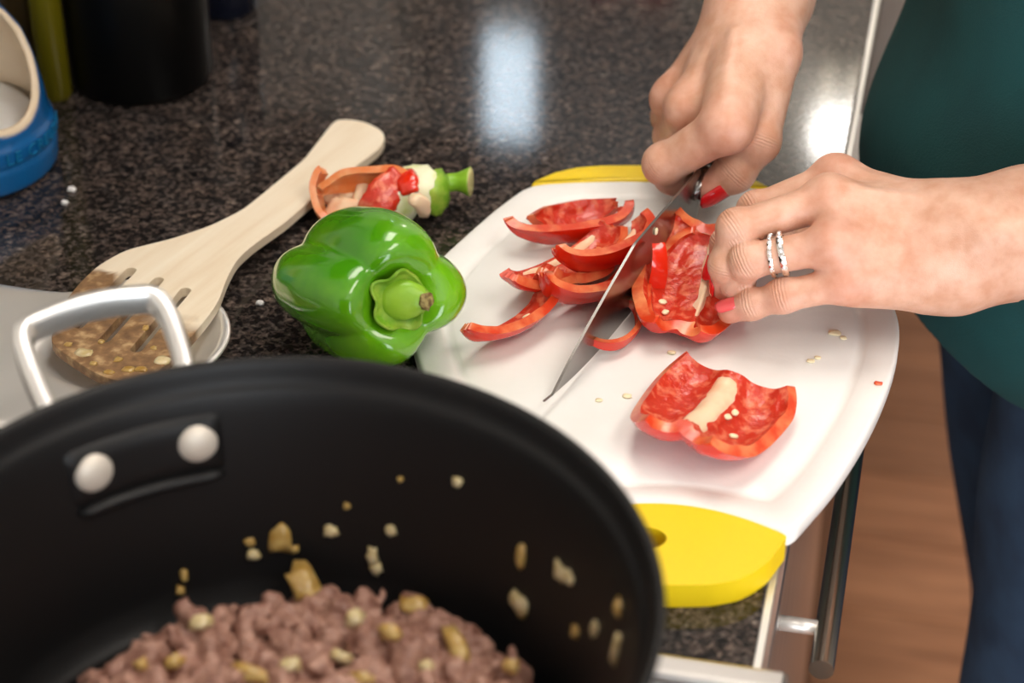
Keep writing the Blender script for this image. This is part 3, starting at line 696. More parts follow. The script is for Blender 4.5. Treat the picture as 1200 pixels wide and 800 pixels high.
# clots of sauce and chopped bits on the head
for i, (px, py, a, bb) in enumerate([(98, 412, 10, 7), (150, 432, 8, 5), (190, 420, 9, 7), (138, 420, 5, 4), (110, 425, 5, 3), (170, 380, 4, 4), (215, 400, 5, 6), (165, 432, 9, 4), (118, 398, 4, 3), (80, 402, 5, 3), (205, 385, 3, 3), (180, 405, 4, 3), (127, 436, 7, 3)]):
    c = P(px, py, ZC+.0235); c[2] = spatz(*c[:2]); s = (c-CAM)@FW/FPX
    v, f = ico_blob((a*s, bb*s*1.3, .0011), i+200, .5); obj('sauce_bit', v+c, f, m_onion if i in (0, 2) else m_onion2, t_sp)

# ================================================================== PEPPERS
def pep_surface(Rm, L, lobes=4, depth=.13, dimple=.20, tail=.10, taper=.12, pw=.62):
    """returns f(phi, v): unit shape of a bell pepper, stem at +Z (v = 0), tail at -Z (v = 1)"""
    def f(phi, v):
        a = math.pi*np.clip(v, 1e-4, 1-1e-4); s = np.sin(a); c = np.cos(a)
        rho = np.sign(s)*np.abs(s)**pw
        z = np.sign(c)*np.abs(c)**.85
        lob = np.sqrt(np.cos(phi*lobes/2)**2+.02)-.55
        lobw = depth*(.35+.65*np.clip(rho, 0, 1))
        rad = rho*(1+lobw*lob)*(1-taper*(1-z)*.5)
        hz = z*(1+.10*lob*np.abs(c))
        hz = hz-dimple*2*np.exp(-(rho/.42)**2)*(c > 0)+tail*2*np.exp(-(rho/.35)**2)*(c < 0)
        return np.stack([Rm*rad*np.cos(phi), Rm*rad*np.sin(phi), L/2*hz], -1)
    return f
def place(v, R, c): return v @ np.array(R).T+np.array(c)
def axes(z_axis, x_hint):
    return frame(z_axis, x_hint)

# green pepper
Rg = frame(RT*.46-UP*.16-FW*.87, UP)
gf = pep_surface(.0418, .112, 4, .30, .20, .10, .14, .58)
nu, nv = 160, 90; ph = np.linspace(0, 2*math.pi, nu, endpoint=False); vv = np.linspace(0.0, 1.0, nv)
PHI, VV = np.meshgrid(ph, vv); PHI2 = PHI-math.radians(-38)+.10*np.sin(PHI+.6)
pts = gf(PHI2, VV).reshape(-1, 3)
ang = np.arctan2(pts[:, 1], pts[:, 0]); rr = np.hypot(pts[:, 0], pts[:, 1]); 
amp = 1+.05*np.cos(ang+.5)+.04*np.cos(2*ang+1.2); pts = np.stack([pts[:, 0]*amp*.93, pts[:, 1]*amp*1.05, pts[:, 2]], 1)
bumpn = np.array([mnoise.noise(Vector(p)*38) for p in pts]); pts *= (1+.028*bumpn)[:, None]
GC = P(424, 340, ZC+.043); w = place(pts, Rg, GC); GC = GC+np.array([0, 0, ZC+.0006-w[:, 2].min()]); w = place(pts, Rg, GC)
F = [(i*nu+k, i*nu+(k+1) % nu, (i+1)*nu+(k+1) % nu, (i+1)*nu+k) for i in range(nv-1) for k in range(nu)]
t_g = thing('green_bell_pepper', 'whole glossy green bell pepper with its stem turned up', 'bell pepper', (GC[0], GC[1], ZC))
obj('flesh', w, F, m_green, t_g)
zc = float(pts[:nu, 2].mean())               # floor of the stem dimple
cal = []; F = []; nk = 60; rg = [.002, .006, .0095, .0117, .0132, .0143, .0150]
for i, r in enumerate(rg):
    for k in range(nk):
        a = 2*math.pi*k/nk; e = i/(len(rg)-1)
        pent = 1+.20*e*(abs(math.cos(2.5*a+.3))**2-.4)+.06*e*math.sin(7*a)
        z = zc+.0118+.0010*math.sin(a*5)*e+(.0034*e**3*(1+.5*math.sin(a*3+1)))-.001*(1-e)
        cal.append((r*pent*math.cos(a), r*pent*math.sin(a), z))
for i in range(len(rg)-1):
    for k in range(nk): F.append((i*nk+k, i*nk+(k+1) % nk, (i+1)*nk+(k+1) % nk, (i+1)*nk+k))
o = obj('calyx', place(np.array(cal), Rg, GC), F, m_calyx, t_g); sm = o.modifiers.new('thick', 'SOLIDIFY'); sm.thickness = .0014; sm.offset = 0
prof = [(.0095, .006), (.0104, .0110), (.0104, .0140), (.0092, .0166), (.0074, .0184), (.0050, .0198), (.0042, .0212)]
V = []; F = []; nk = 28
for i, (r, z) in enumerate(prof):
    e = max(0, (z-.007)/.0125)
    for k in range(nk):
        a = 2*math.pi*k/nk; V.append((r*math.cos(a)+.0012*e-.0075*-e*e*.0, r*math.sin(a)-.0085*e*e, zc+z))
for i in range(len(prof)-1):
    for k in range(nk): F.append((i*nk+k, i*nk+(k+1) % nk, (i+1)*nk+(k+1) % nk, (i+1)*nk+k))
F.append(tuple(range((len(prof)-1)*nk, len(prof)*nk)))
st = obj('stem', place(np.array(V), Rg, GC), F, m_stem, t_g)
c = np.array([.0012, -.0109, zc+.0214]); v, f = ico_blob((.0042, .0042, .0011), 31, .5); obj('cut_stem_end', place(v+c, Rg, GC), f, m_stemcut, st)

# red pepper pieces
def pepper_piece(name, label, phi0, phi1, v0, v1, axis, out, centre, size=.092, rad=.042, thick=.0058, lobes=4, rib=None, rest=None, group=None, seed=0, depth=.22, curl=0., nphi=22, nv=34, drop=True, ragged=0., seeds=(), tail=.10, chord=None, tip0=1., tip1=1., parent=None, mats=None):
    S = pep_surface(rad, size, lobes, depth, .16, tail, .15, .55)
    ph = np.radians(np.linspace(phi0, phi1, nphi)); vs = np.linspace(v0, v1, nv); A, B = np.meshgrid(ph, vs, indexing='ij')
    if ragged: B = B+ragged*np.array([[mnoise.noise((seed+i*.35, 1.7+(j > nv/2)*5, 0))*(abs(j/(nv-1)*2-1)**2)*np.sign(j-nv/2) for j in range(nv)] for i in range(nphi)])
    pc = math.radians((phi0+phi1)/2)
    uu = np.linspace(0, 1, nv)[None, :]; tp = (tip0+(1-tip0)*np.clip(uu/.35, 0, 1)**.8)*(tip1+(1-tip1)*np.clip((1-uu)/.35, 0, 1)**.8); A = pc+(A-pc)*tp
    if chord:
        q_ = S(np.array([pc, pc]), np.array([v0, v1])); k_ = chord/abs(q_[0, 2]-q_[1, 2]); S_0 = S; S = lambda a, bb: S_0(a, bb)*np.array([1, 1, k_])
    Ro = S(A, B)
    e = 1e-3; da = S(A+e, B)-S(A-e, B); db = S(A, B+e)-S(A, B-e); N = np.cross(da, db); N /= np.linalg.norm(N, axis=-1)[..., None]+1e-12
    sg = np.sign((N*Ro).sum(-1).mean()); N = -N*sg          # inwards
    T = np.full(A.shape, thick)
    T *= 1+.18*np.array([[mnoise.noise((seed*2.3+i*.22, j*.22, 0)) for j in range(nv)] for i in range(nphi)])
    ribs = np.zeros(A.shape)
    if rib is not None:
        for rc, rw, rh in rib: g_ = np.exp(-((np.degrees(A)-rc)/rw)**2); ribs = np.maximum(ribs, g_); T = T+rh*g_
    wob = .0012*np.array([[mnoise.noise((seed*1.3+i*.16, 9.+j*.16, 0)) for j in range(nv)] for i in range(nphi)])
    Ro = Ro+N*wob[..., None]; Ri = Ro+N*T[..., None]
    rot = Matrix.Rotation(-pc, 3, 'Z'); rot = np.array(rot)
    Ro = Ro @ rot.T; Ri = Ri @ rot.T
    ctr = (Ro.reshape(-1, 3).mean(0)+Ri.reshape(-1, 3).mean(0))/2
    z_ = np.array(axis, float); z_ /= np.linalg.norm(z_); x_ = np.array(out, float); x_ -= z_*(x_ @ z_); x_ /= np.linalg.norm(x_)
    R = np.stack([x_, np.cross(z_, x_), z_], 1)
    wo = (Ro-ctr) @ R.T+np.array(centre); wi = (Ri-ctr) @ R.T+np.array(centre)
    if drop:
        dz = (rest if rest is not None else BT+.0003)-min(wo[..., 2].min(), wi[..., 2].min()); wo[..., 2] += dz; wi[..., 2] += dz
    if drop:
        c0 = np.array(centre, float); d_ = c0-CAM; pxy = (600+FPX*(d_ @ RT)/(d_ @ FW), 400-FPX*(d_ @ UP)/(d_ @ FW)); sh_ = P(*pxy, c0[2]+dz)-(c0+np.array([0, 0, dz])); wo = wo+sh_; wi = wi+sh_
    base = np.r_[(wo.reshape(-1, 3).mean(0)+wi.reshape(-1, 3).mean(0))[:2]/2, min(wo[..., 2].min(), wi[..., 2].min())]
    t = parent or thing(name, label, 'pepper piece', base, group)
    M1, M2, M3 = mats or (m_red, m_flesh, m_cut)
    def grid(W): return [(i*nv+j, i*nv+j+1, (i+1)*nv+j+1, (i+1)*nv+j) for i in range(nphi-1) for j in range(nv-1)]
    obj('skin', np.concatenate([wo.reshape(-1, 3)]), grid(wo), M1, t)
    obj('flesh', wi.reshape(-1, 3), grid(wi), M2, t)
    # cut rim between skin and flesh
    idx = [(i, 0) for i in range(nphi)]+[(nphi-1, j) for j in range(1, nv)]+[(i, nv-1) for i in range(nphi-2, -1, -1)]+[(0, j) for j in range(nv-2, 0, -1)]
    k = len(idx); V = []
    for q in (0, .5, 1):
        for i, j in idx: V.append(wo[i, j]*(1-q)+wi[i, j]*q)
    obj('cut_edge', V, [(r*k+a, r*k+(a+1) % k, (r+1)*k+(a+1) % k, (r+1)*k+a) for r in range(2) for a in range(k)], M3, t)
    if rib is not None:
        for rc, rw, rh in rib:
            ii = [i for i in range(nphi) if abs(np.degrees(ph[i])-rc) <= rw*1.25]
            if len(ii) < 3: continue
            j0, j1 = int(nv*.06), int(nv*.86); V = []; F = []; m_ = j1-j0
            for a_, i in enumerate(ii):
                e = 1-abs(2*a_/(len(ii)-1)-1)
                for j in range(j0, j1):
                    nrm = (wi[i, j]-wo[i, j]); nrm /= np.linalg.norm(nrm); 
                    w_ = min(1, 5*(j-j0)/m_)*min(1, 3.2*(j1-1-j)/m_); V.append(wi[i, j]+nrm*(-.0016+(.0028*e**.6)*w_**.6+.0011*mnoise.noise((seed+i*.45, j*.30, 3.3))))
            for a_ in range(len(ii)-1):
                for j in range(m_-1): F.append((a_*m_+j, a_*m_+j+1, (a_+1)*m_+j+1, (a_+1)*m_+j))
            obj('pith', V, F, m_pith, t)
    for (ui, uj, yaw) in seeds:
        i, j = int(ui*(nphi-1)), int(uj*(nv-1)); nrm = wi[i, j]-wo[i, j]; nrm /= np.linalg.norm(nrm)
        v, f = ico_blob((.0024, .0018, .0008), seed+i, .15); Rr = frame(nrm, (math.cos(yaw), math.sin(yaw), 0)); obj('seed', v @ Rr.T+wi[i, j]+nrm*.0008, f, m_seed, t)
    return t, wo, wi
def mid(a, bb, z): return (P(*a, z)+P(*bb, z))/2
def vec(a, za, bb, zb): return P(*bb, zb)-P(*a, za)
G = 'red pepper strips left of the knife'
zb = BT+.008
def strip(label, a, bb, out, wdeg, seed, za=0, zb_=0, v0=.10, v1=.90, rest=None, thick=.0055, ribs=None, rad=.040, seeds=(), phc=0, tips=(1, 1)):
    A_, B_ = P(*a, zb+za), P(*bb, zb+zb_); d = B_-A_; L = np.linalg.norm(d)
    return pepper_piece('pepper_strip', label, phc-wdeg/2, phc+wdeg/2, v0, v1, d, out, (A_+B_)/2, size=.08, chord=L, rad=rad, thick=thick, rib=ribs, rest=rest, group=G, seed=seed, nphi=16, nv=34, ragged=.025, seeds=seeds, depth=.16, tip0=tips[0], tip1=tips[1])
strip('slim red pepper strip lying farthest from the knife tip, pointed end', (610, 262), (722, 240), (.05, .75, -.66), 26, 1, v0=.20, v1=.86, rad=.040, thick=.0045, tips=(.5, .12))
strip('red pepper strip on its side with a pale cut edge, next to the slim strip', (598, 279), (745, 250), (-.10, -.80, -.42), 30, 2, v0=.12, v1=.90, rad=.040, thick=.0055, tips=(.8, .10), ribs=[(11, 6, .002)])
strip('broad red pepper strip with its ribbed inside up, among the other strips', (596, 350), (722, 272), (.30, .25, -.9), 40, 3, v0=.16, v1=.88, rest=BT+.002, ribs=[(14, 7, .002)], rad=.045, thick=.005, tips=(.8, .6))
strip('red pepper strip with a pale top edge leaning beside the blade', (668, 316), (764, 262), (.25, -.78, -.45), 36, 4, v0=.10, v1=.93, rest=BT+.006, ribs=[(13, 7, .003)], rad=.040, thick=.0058, tips=(.7, .8))
strip('hooked red pepper strip half hidden behind the blade', (650, 358), (752, 300), (.25, -.62, -.70), 40, 5, v0=.10, v1=.95, rest=BT+.0003, rad=.042, thick=.0055, tips=(.8, .8))
strip('curled red pepper strip with its hollow side up, alone in front of the heap', (558, 400), (652, 338), (.38, -.46, -.78), 36, 6, v0=.06, v1=.86, rest=BT+.0003, rad=.040, seeds=((.5, .5, .3),), thick=.005, tips=(.8, .6))
strip('short red pepper strip buried in the middle of the heap', (640, 332), (716, 300), (.1, -.2, -.95), 36, 7, v0=.2, v1=.8, rest=BT+.0003, rad=.042, thick=.0055, tips=(.8, .8))
# piece being cut, under the fingers
pepper_piece('pepper_half', 'hollow red pepper half held under the fingertips beside the blade', -18, 104, .10, .93, vec((800, 386), zb, (826, 284), zb+.016), (-.10, -.30, -1), mid((798, 372), (822, 292), zb+.012), size=.096, rad=.036, thick=.0062, rib=[(33, 10, .0045)], group=None, seed=11, nphi=44, nv=40, depth=.24, seeds=((.72, .62, .4), (.66, .70, 1.2)), tail=.06)
pepper_piece('pepper_slice', 'thin red pepper sliver freshly cut, standing against the blade', -9, 9, .18, .62, (.10, .05, .9), (.5, -.9, 0), P(770, 318, BT+.022), size=.052, rad=.03, thick=.0022, seed=21, nphi=8, nv=16, drop=False)
pepper_piece('pepper_slice', 'narrow red pepper sliver lying under the cutting edge of the knife', -8, 8, .10, .90, vec((722, 400), BT, (745, 368), BT), (.6, -.7, -.3), P(733, 385, BT+.004), size=.05, rad=.03, thick=.003, seed=22, nphi=8, nv=16)
pepper_piece('pepper_slice', 'dark red pepper slice between the blade and the hollow half', -16, 16, .1, .9, vec((765, 372), BT, (806, 290), BT+.01), (-.8, .2, -.55), P(781, 330, BT+.016), size=.085, rad=.036, thick=.005, seed=23, nphi=10, nv=22)
# separate quarter
pepper_piece('pepper_quarter', 'red pepper quarter lying apart, hollow side up with a pale rib', -2, 90, .22, .90, vec((806, 512), zb, (862, 440), zb), (-.02, .06, -1), mid((748, 494), (906, 486), zb), size=.088, rad=.0480, thick=.0060, rib=[(45, 8, .0035)], seed=31, nphi=44, nv=38, depth=.34, seeds=((.30, .50, .2), (.41, .36, 1.2), (.43, .42, .8)), tail=.10)

# loose seeds and flecks on the board
for i, (px, py, z, s) in enumerate([(978, 391, BT, .0026), (988, 397, BT, .0014), (1029, 450, BT, .0016), (735, 465, BT, .0018), (702, 470, BT, .0014), (787, 414, BT, .0016), (950, 424, BT, .0016), (958, 420, BT, .0013)]):
    c = P(px, py, z); v, f = ico_blob((s*1.4, s, .0006), i+70, .4); tag(obj('pepper_crumb', v+c+np.array([0, 0, .0007]), f, m_seed if i != 2 else m_cut), 'orange crumb of pepper near the board edge' if i == 2 else 'tiny pale crumb of pepper on the white board', 'crumb', 'crumbs on the board')
for i, (px, py, s) in enumerate([(84, 224, .0022), (76, 239, .0018), (305, 357, .0018)]):
    c = P(px, py, ZC); v, f = ico_blob((s*1.2, s, s*.7), i+90, .4); tag(obj('salt_grain', v+c+np.array([0, 0, s*.65]), f, m_salt), 'coarse white salt grain by the blue pot' if i < 2 else 'white grain between the spatula and the green pepper', 'salt', 'salt grains on the worktop')

# red pepper core with its stem
CC = P(450, 232, ZC+.02)
t_c = thing('pepper_core', 'cut-out red pepper core with pale seeds pith and green stem', 'pepper core', (CC[0], CC[1], ZC))
def blob(name, c, rad, m, parent, seed, z_ax=(0, 0, 1), hint=(1, 0, 0), rough=.3):
    v, f = ico_blob(rad, seed, rough); bm = bmesh.new(); bv = [bm.verts.new(p) for p in v]
    for q in f: bm.faces.new([bv[i] for i in q])
    bmesh.ops.subdivide_edges(bm, edges=bm.edges, cuts=1, use_grid_fill=True, smooth=1.0)
    vv_ = np.array([x.co[:] for x in bm.verts]); bm.verts.index_update(); ff = [tuple(x.index for x in q.verts) for q in bm.faces]; bm.free()
    vv_ = vv_*(1+.10*np.array([mnoise.noise(Vector(p)*260+Vector((seed, 0, 0))) for p in vv_]))[:, None]
    return obj(name, vv_ @ frame(z_ax, hint).T+np.array(c), ff, m, parent)
core = blob('seed_core', P(490, 222, ZC+.020), (.015, .013, .0135), m_palegreen, t_c, 5)
blob('pith', P(465, 240, ZC+.014), (.013, .010, .012), m_palegreen, t_c, 6)
blob('shoulder', P(510, 226, ZC+.018), (.0085, .012, .013), m_calyx, t_c, 7)
stp = smooth_path([P(508, 222, ZC+.018), P(522, 215, ZC+.0185), P(538, 213, ZC+.019), P(551, 213, ZC+.0195)], 6); k = len(stp)
so_ = obj('stem', *sweep(stp, circ(1, 16), (0, 0, 1), [.0055+.0035*max(0, (i/(k-1)-.6)/.4)**1.2 for i in range(k)]), m_stem, t_c)
d = stp[-1]-stp[-2]; d /= np.linalg.norm(d); obj('cut_stem_end', *sweep([stp[-1]-d*.0004, stp[-1]+d*.0006, stp[-1]+d*.0004], circ(1, 20), (0, 0, 1), [.0089, .0080, .004]), m_palestem, so_)
def flap(name, px0, m, seed, wid=.010, th=.004):
    path = smooth_path([P(x, y, ZC+z) for x, y, z in px0], 6); k = len(path)
    sh = [(wid*math.copysign(abs(math.cos(a))**.6, math.cos(a)), th*math.copysign(abs(math.sin(a))**.7, math.sin(a))) for a in np.linspace(0, 2*math.pi, 12, endpoint=False)]
    v, f = sweep(path, sh, -FW, [.55+.45*math.sin(math.pi*min(1, max(0, .15+.75*i/(k-1))))+.12*mnoise.noise((i*.5, seed, 0)) for i in range(k)])
    v = np.array(v); v = v+.0012*np.stack([np.array([mnoise.noise(Vector(p)*130+Vector((k_*7+seed, 0, 0))) for p in v]) for k_ in range(3)], 1); return obj(name, v, f, m, t_c)
CM = (m_coreflesh, m_coreflesh, m_coreflesh)
pepper_piece('', '', -20, 20, .22, .84, vec((370, 214), ZC+.024, (486, 210), ZC+.027), (0, .95, .25), (P(370, 214, ZC+.024)+P(486, 210, ZC+.027))/2, size=.06, chord=.056, rad=.030, thick=.0040, seed=41, nphi=14, nv=30, drop=False, ragged=.05, parent=t_c, mats=CM, tip1=.5)
pepper_piece('', '', -16, 16, .20, .90, vec((381, 266), ZC+.004, (375, 206), ZC+.026), (-.9, .3, .2), (P(381, 266, ZC+.006)+P(375, 206, ZC+.026))/2, size=.05, chord=.038, rad=.028, thick=.0040, seed=42, nphi=12, nv=26, drop=False, ragged=.05, parent=t_c, mats=CM, tip1=.4)
flap('inner_wall', [(388, 240, .012), (405, 248, .011), (425, 252, .011), (445, 250, .012)], m_pith, 3, .0085, .0045)
flap('inner_wall', [(382, 222, .014), (400, 232, .013), (420, 236, .012)], m_pith, 4, .0085, .0035)
flap('flesh', [(470, 206, .031), (455, 222, .026), (440, 240, .020), (430, 256, .012)], m_flesh, 5, .0105, .005)
flap('flesh', [(473, 205, .028), (478, 214, .030), (482, 226, .026)], m_red, 6, .0065, .004)
flap('pith', [(425, 214, .020), (424, 226, .018), (418, 240, .014)], m_pith, 7, .004, .004)
flap('pith', [(485, 232, .030), (495, 241, .020), (497, 252, .012)], m_pith, 8, .005, .004)

# ================================================================== KNIFE
KT = P(637, 484, BT+.0015); KH = P(816, 268, BT+.006); d = KH-KT; KL = np.linalg.norm(d); kx = d/KL
lean = np.array([0, 0, 1.0])+.02*np.array([kx[1], -kx[0], 0]); kz = lean-kx*(lean @ kx); kz /= np.linalg.norm(kz); ky = np.cross(kz, kx)
KHT = .0440
t_k = thing('kitchen_knife', 'steel chef knife held over the cutting board', 'knife', tuple(KT))
ed = []; N_ = 40
for i in range(N_+1):
    s = i/N_; xx = KL*s
    low = .0+.0065*max(0, 1-s/.35)**2.2*0+0.0
    bel = .010*max(0, 1-s/.42)**2.0                      # belly sweep towards the tip
    top = KHT*min(1, (s/.55))**.72 if s < .55 else KHT
    top = max(top, bel+.0006); ed.append((xx, bel, top))
V = []; F = []
for xx, lo_, hi_ in ed:
    for q in (0, .12, .6, 1.0):
        h_ = lo_+(hi_-lo_)*q; th = .00012+.00062*min(1, q*1.25)
        for sgn in (-1, 1): V.append(KT+kx*xx+kz*(h_-.006)+ky*th*sgn)
m8 = 8
for i in range(N_):
    a = i*m8; bb = a+m8
    for q in range(3):
        F += [(a+2*q, a+2*q+2, bb+2*q+2, bb+2*q), (a+2*q+1, bb+2*q+1, bb+2*q+3, a+2*q+3)]
    F += [(a+6, a+7, bb+7, bb+6), (a, bb, bb+1, a+1)]
F += [(0, 1, 3, 2), (2, 3, 5, 4), (4, 5, 7, 6)]; e = N_*m8; F += [(e, e+2, e+3, e+1), (e+2, e+4, e+5, e+3), (e+4, e+6, e+7, e+5)]
V = np.array(V); V[:, 2] += max(0, BT+.0004-V[:, 2].min()); dzk = 0
bl = obj('blade', V, F, m_blade, t_k); flat_angle(bl, 20)
hb = KT+kx*KL+kz*(KHT-.006-.0115)
sh = [(.0075*math.copysign(abs(math.cos(a))**.7, math.cos(a)), .0115*math.copysign(abs(math.sin(a))**.7, math.sin(a))) for a in np.linspace(0, 2*math.pi, 18, endpoint=False)]
obj('bolster', *sweep([hb-kx*.008, hb, hb+kx*.006, hb+kx*.016], sh, kz, [.25, .70, .85, .9]), m_blade, t_k)
hp = smooth_path([hb+kx*.014, hb+kx*.04+kz*.001, hb+kx*.075, hb+kx*.105-kz*.002, hb+kx*.115-kz*.003], 5)
obj('handle', *sweep(hp, sh, kz, [.9+.08*math.sin(i/len(hp)*6) for i in range(len(hp))]), m_knifeh, t_k)
v, f = ico_blob((.0022, .0015, .0008), 3, .2); c = P(743, 297, BT+.026)
obj('stuck_seed', v @ frame(-ky if ky[1] > 0 else ky, kz).T+KT+kx*(.68*KL)+kz*(KHT*.78)+(-ky if ky[1] > 0 else ky)*.0012, f, m_seed, t_k)

# ================================================================== THINGS AT THE BACK OF THE WORKTOP
SPC = P(-34, 190, ZC)[:2]
t_p = thing('salt_pig', 'blue stoneware salt pig with a wide cream-glazed mouth', 'salt pig', (SPC[0], SPC[1], ZC))
h = .0016; fd = Field((SPC[0]-.066, SPC[1]-.066, ZC-.002), (SPC[0]+.066, SPC[1]+.066, ZC+.128), h); X = fd.X()
rad = np.sqrt((X[0]-SPC[0])**2+(X[1]-SPC[1])**2); Zr = X[2]-ZC
prof_r = np.interp(Zr.ravel(), [-.01, 0, .002, .014, .016, .019, .021, .030, .032, .036, .05, .07, .085, .098, .108, .114, .117, .13], [.0505, .0505, .0535, .0545, .0545, .0530, .0545, .0540, .0520, .0515, .0500, .0465, .042, .034, .024, .013, .0, -.02]).reshape(1, 1, -1).astype(np.float32)
outer_f = np.maximum(rad-prof_r, -Zr)*.9
inner_f = np.maximum(rad-(prof_r-.0055), .008-Zr)
view = P(60, 120, ZC+.05)-np.array([SPC[0], SPC[1], ZC+.05]); od = np.array([.80, -.60, .50]); od /= np.linalg.norm(od)
mouth_c = np.array([SPC[0]+.064, SPC[1]-.032, ZC+.095]); 
cutter = np.sqrt(((X[0]-mouth_c[0])/1.0)**2+((X[1]-mouth_c[1])/1.0)**2+((X[2]-mouth_c[2])/1.0)**2)-.058
shell = np.maximum(outer_f, -inner_f); shell = -smin(-shell, cutter, .004)
v, f = surface_nets(shell.astype(np.float32), fd.lo, h); v = relax(v.astype(float), f, 1)
fr = np.hypot(v[:, 0]-SPC[0], v[:, 1]-SPC[1]); frp = np.interp(v[:, 2]-ZC, [0, .002, .014, .016, .019, .021, .030, .032, .036, .05, .07, .085, .098, .108, .114, .117], [.0505, .0535, .0545, .0545, .0530, .0545, .0540, .0520, .0515, .0500, .0465, .042, .034, .024, .013, 0])
cd = np.linalg.norm(v-mouth_c, axis=1)-.058; low_ = np.clip((v[:, 2]-ZC-.003)/.002, 0, 1)
gl = np.maximum(np.clip((frp-.0022-fr)/.0014, 0, 1)*low_, np.clip((.0034-cd)/.0016, 0, 1))
obj('body', v, f, mix_attr(m_blue, 'glaze', (.78, .63, .45)), t_p, attr={'glaze': gl})
cu = bpy.data.curves.new('letters', 'FONT'); cu.body = 'LE CREUSET'; cu.size = .0105; cu.extrude = .0006; cu.space_character = 1.15; cu.resolution_u = 3
to = bpy.data.objects.new('letters', cu); COL.objects.link(to); dg = bpy.context.evaluated_depsgraph_get(); tm = to.evaluated_get(dg).to_mesh()
lv = np.array([x.co[:] for x in tm.vertices]); lf = [tuple(p.vertices) for p in tm.polygons]; to.evaluated_get(dg).to_mesh_clear(); bpy.data.objects.remove(to)
q0 = P(22, 210, ZC+.02)[:2]-SPC; a0 = math.atan2(q0[1], q0[0]); a_ = a0+lv[:, 0]/.0545; rl = .0552+lv[:, 2]
obj('raised_letters', np.stack([SPC[0]+rl*np.cos(a_), SPC[1]+rl*np.sin(a_), ZC+.0218+lv[:, 1]], 1), lf, m_bluelet, t_p, False)
V = []; F = []; nr, nk = 12, 40
for i in range(nr+1):
    for k in range(nk):
        r = .0445*i/nr; a = 2*math.pi*k/nk; x_, y_ = r*math.cos(a), r*math.sin(a)
        V.append((SPC[0]+x_, SPC[1]+y_, ZC+.034-.10*x_+.04*y_*0+.002*mnoise.noise((x_*120, y_*120, 0))))
for i in range(nr):
    for k in range(nk): F.append((i*nk+k, i*nk+(k+1) % nk, (i+1)*nk+(k+1) % nk, (i+1)*nk+k))
V += [(V[nr*nk+k][0], V[nr*nk+k][1], ZC+.0095) for k in range(nk)]; q = (nr+1)*nk
F += [(nr*nk+k, nr*nk+(k+1) % nk, q+(k+1) % nk, q+k) for k in range(nk)]+[tuple(range(q, q+nk))]
tag(obj('salt', V, F, m_salt), 'white salt filling the blue salt pig', 'salt', kind='stuff')

JC = P(167, 88, ZC)[:2]
t = thing('canister', 'large glossy black canister beside the green-yellow bottle', 'canister', (JC[0], JC[1], ZC))
o = obj('body', *lathe([(.043, ZC), (.0462, ZC+.002), (.0472, ZC+.006), (.0475, ZC+.15), (.046, ZC+.153), (.044, ZC+.155)], JC, 72), m_jar, t); flat_angle(o, 50)
o = obj('lid', *lathe([(.0470, ZC+.1555), (.0485, ZC+.157), (.0485, ZC+.172), (.046, ZC+.176), (.012, ZC+.178), (.009, ZC+.186), (.014, ZC+.196), (.010, ZC+.203), (.001, ZC+.204)], JC, 72), m_jar, t); flat_angle(o, 50)
QC = P(67, 112, ZC)[:2]
t = thing('oil_bottle', 'slim yellow-green glass oil bottle between salt pig and black canister', 'bottle', (QC[0], QC[1], ZC))
o = obj('glass', *lathe([(.009, ZC), (.0105, ZC+.003), (.0105, ZC+.13), (.009, ZC+.15), (.006, ZC+.17), (.006, ZC+.215), (.008, ZC+.217), (.008, ZC+.226), (.001, ZC+.227)], QC, 40), m_glass, t); flat_angle(o, 50)
obj('cap', *lathe([(.0085, ZC+.2275), (.009, ZC+.229), (.009, ZC+.25), (.001, ZC+.251)], QC, 24), m_black, t)
BCt = P(38, 92, ZC)[:2]
t = thing('brown_bottle', 'dark brown bottle between the blue salt pig and the yellow-green bottle', 'bottle', (BCt[0], BCt[1], ZC))
o = obj('glass', *lathe([(.012, ZC), (.0135, ZC+.003), (.0135, ZC+.14), (.010, ZC+.16), (.006, ZC+.175), (.006, ZC+.21), (.001, ZC+.211)], BCt, 40), m_brownglass, t); flat_angle(o, 50)
obj('cap', *lathe([(.0075, ZC+.2115), (.008, ZC+.213), (.008, ZC+.23), (.001, ZC+.231)], BCt, 24), m_black, t)
VC = P(264, 10, ZC)[:2]
t = thing('tall_jar', 'dark navy jar standing farther back behind the black canister', 'jar', (VC[0], VC[1], ZC))
o = obj('body', *lathe([(.020, ZC), (.0225, ZC+.003), (.0225, ZC+.09), (.019, ZC+.10), (.001, ZC+.101)], VC, 40), m_navy, t); flat_angle(o, 50)
obj('lid', *lathe([(.019, ZC+.1015), (.0195, ZC+.103), (.0195, ZC+.118), (.001, ZC+.119)], VC, 40), m_jar, t)
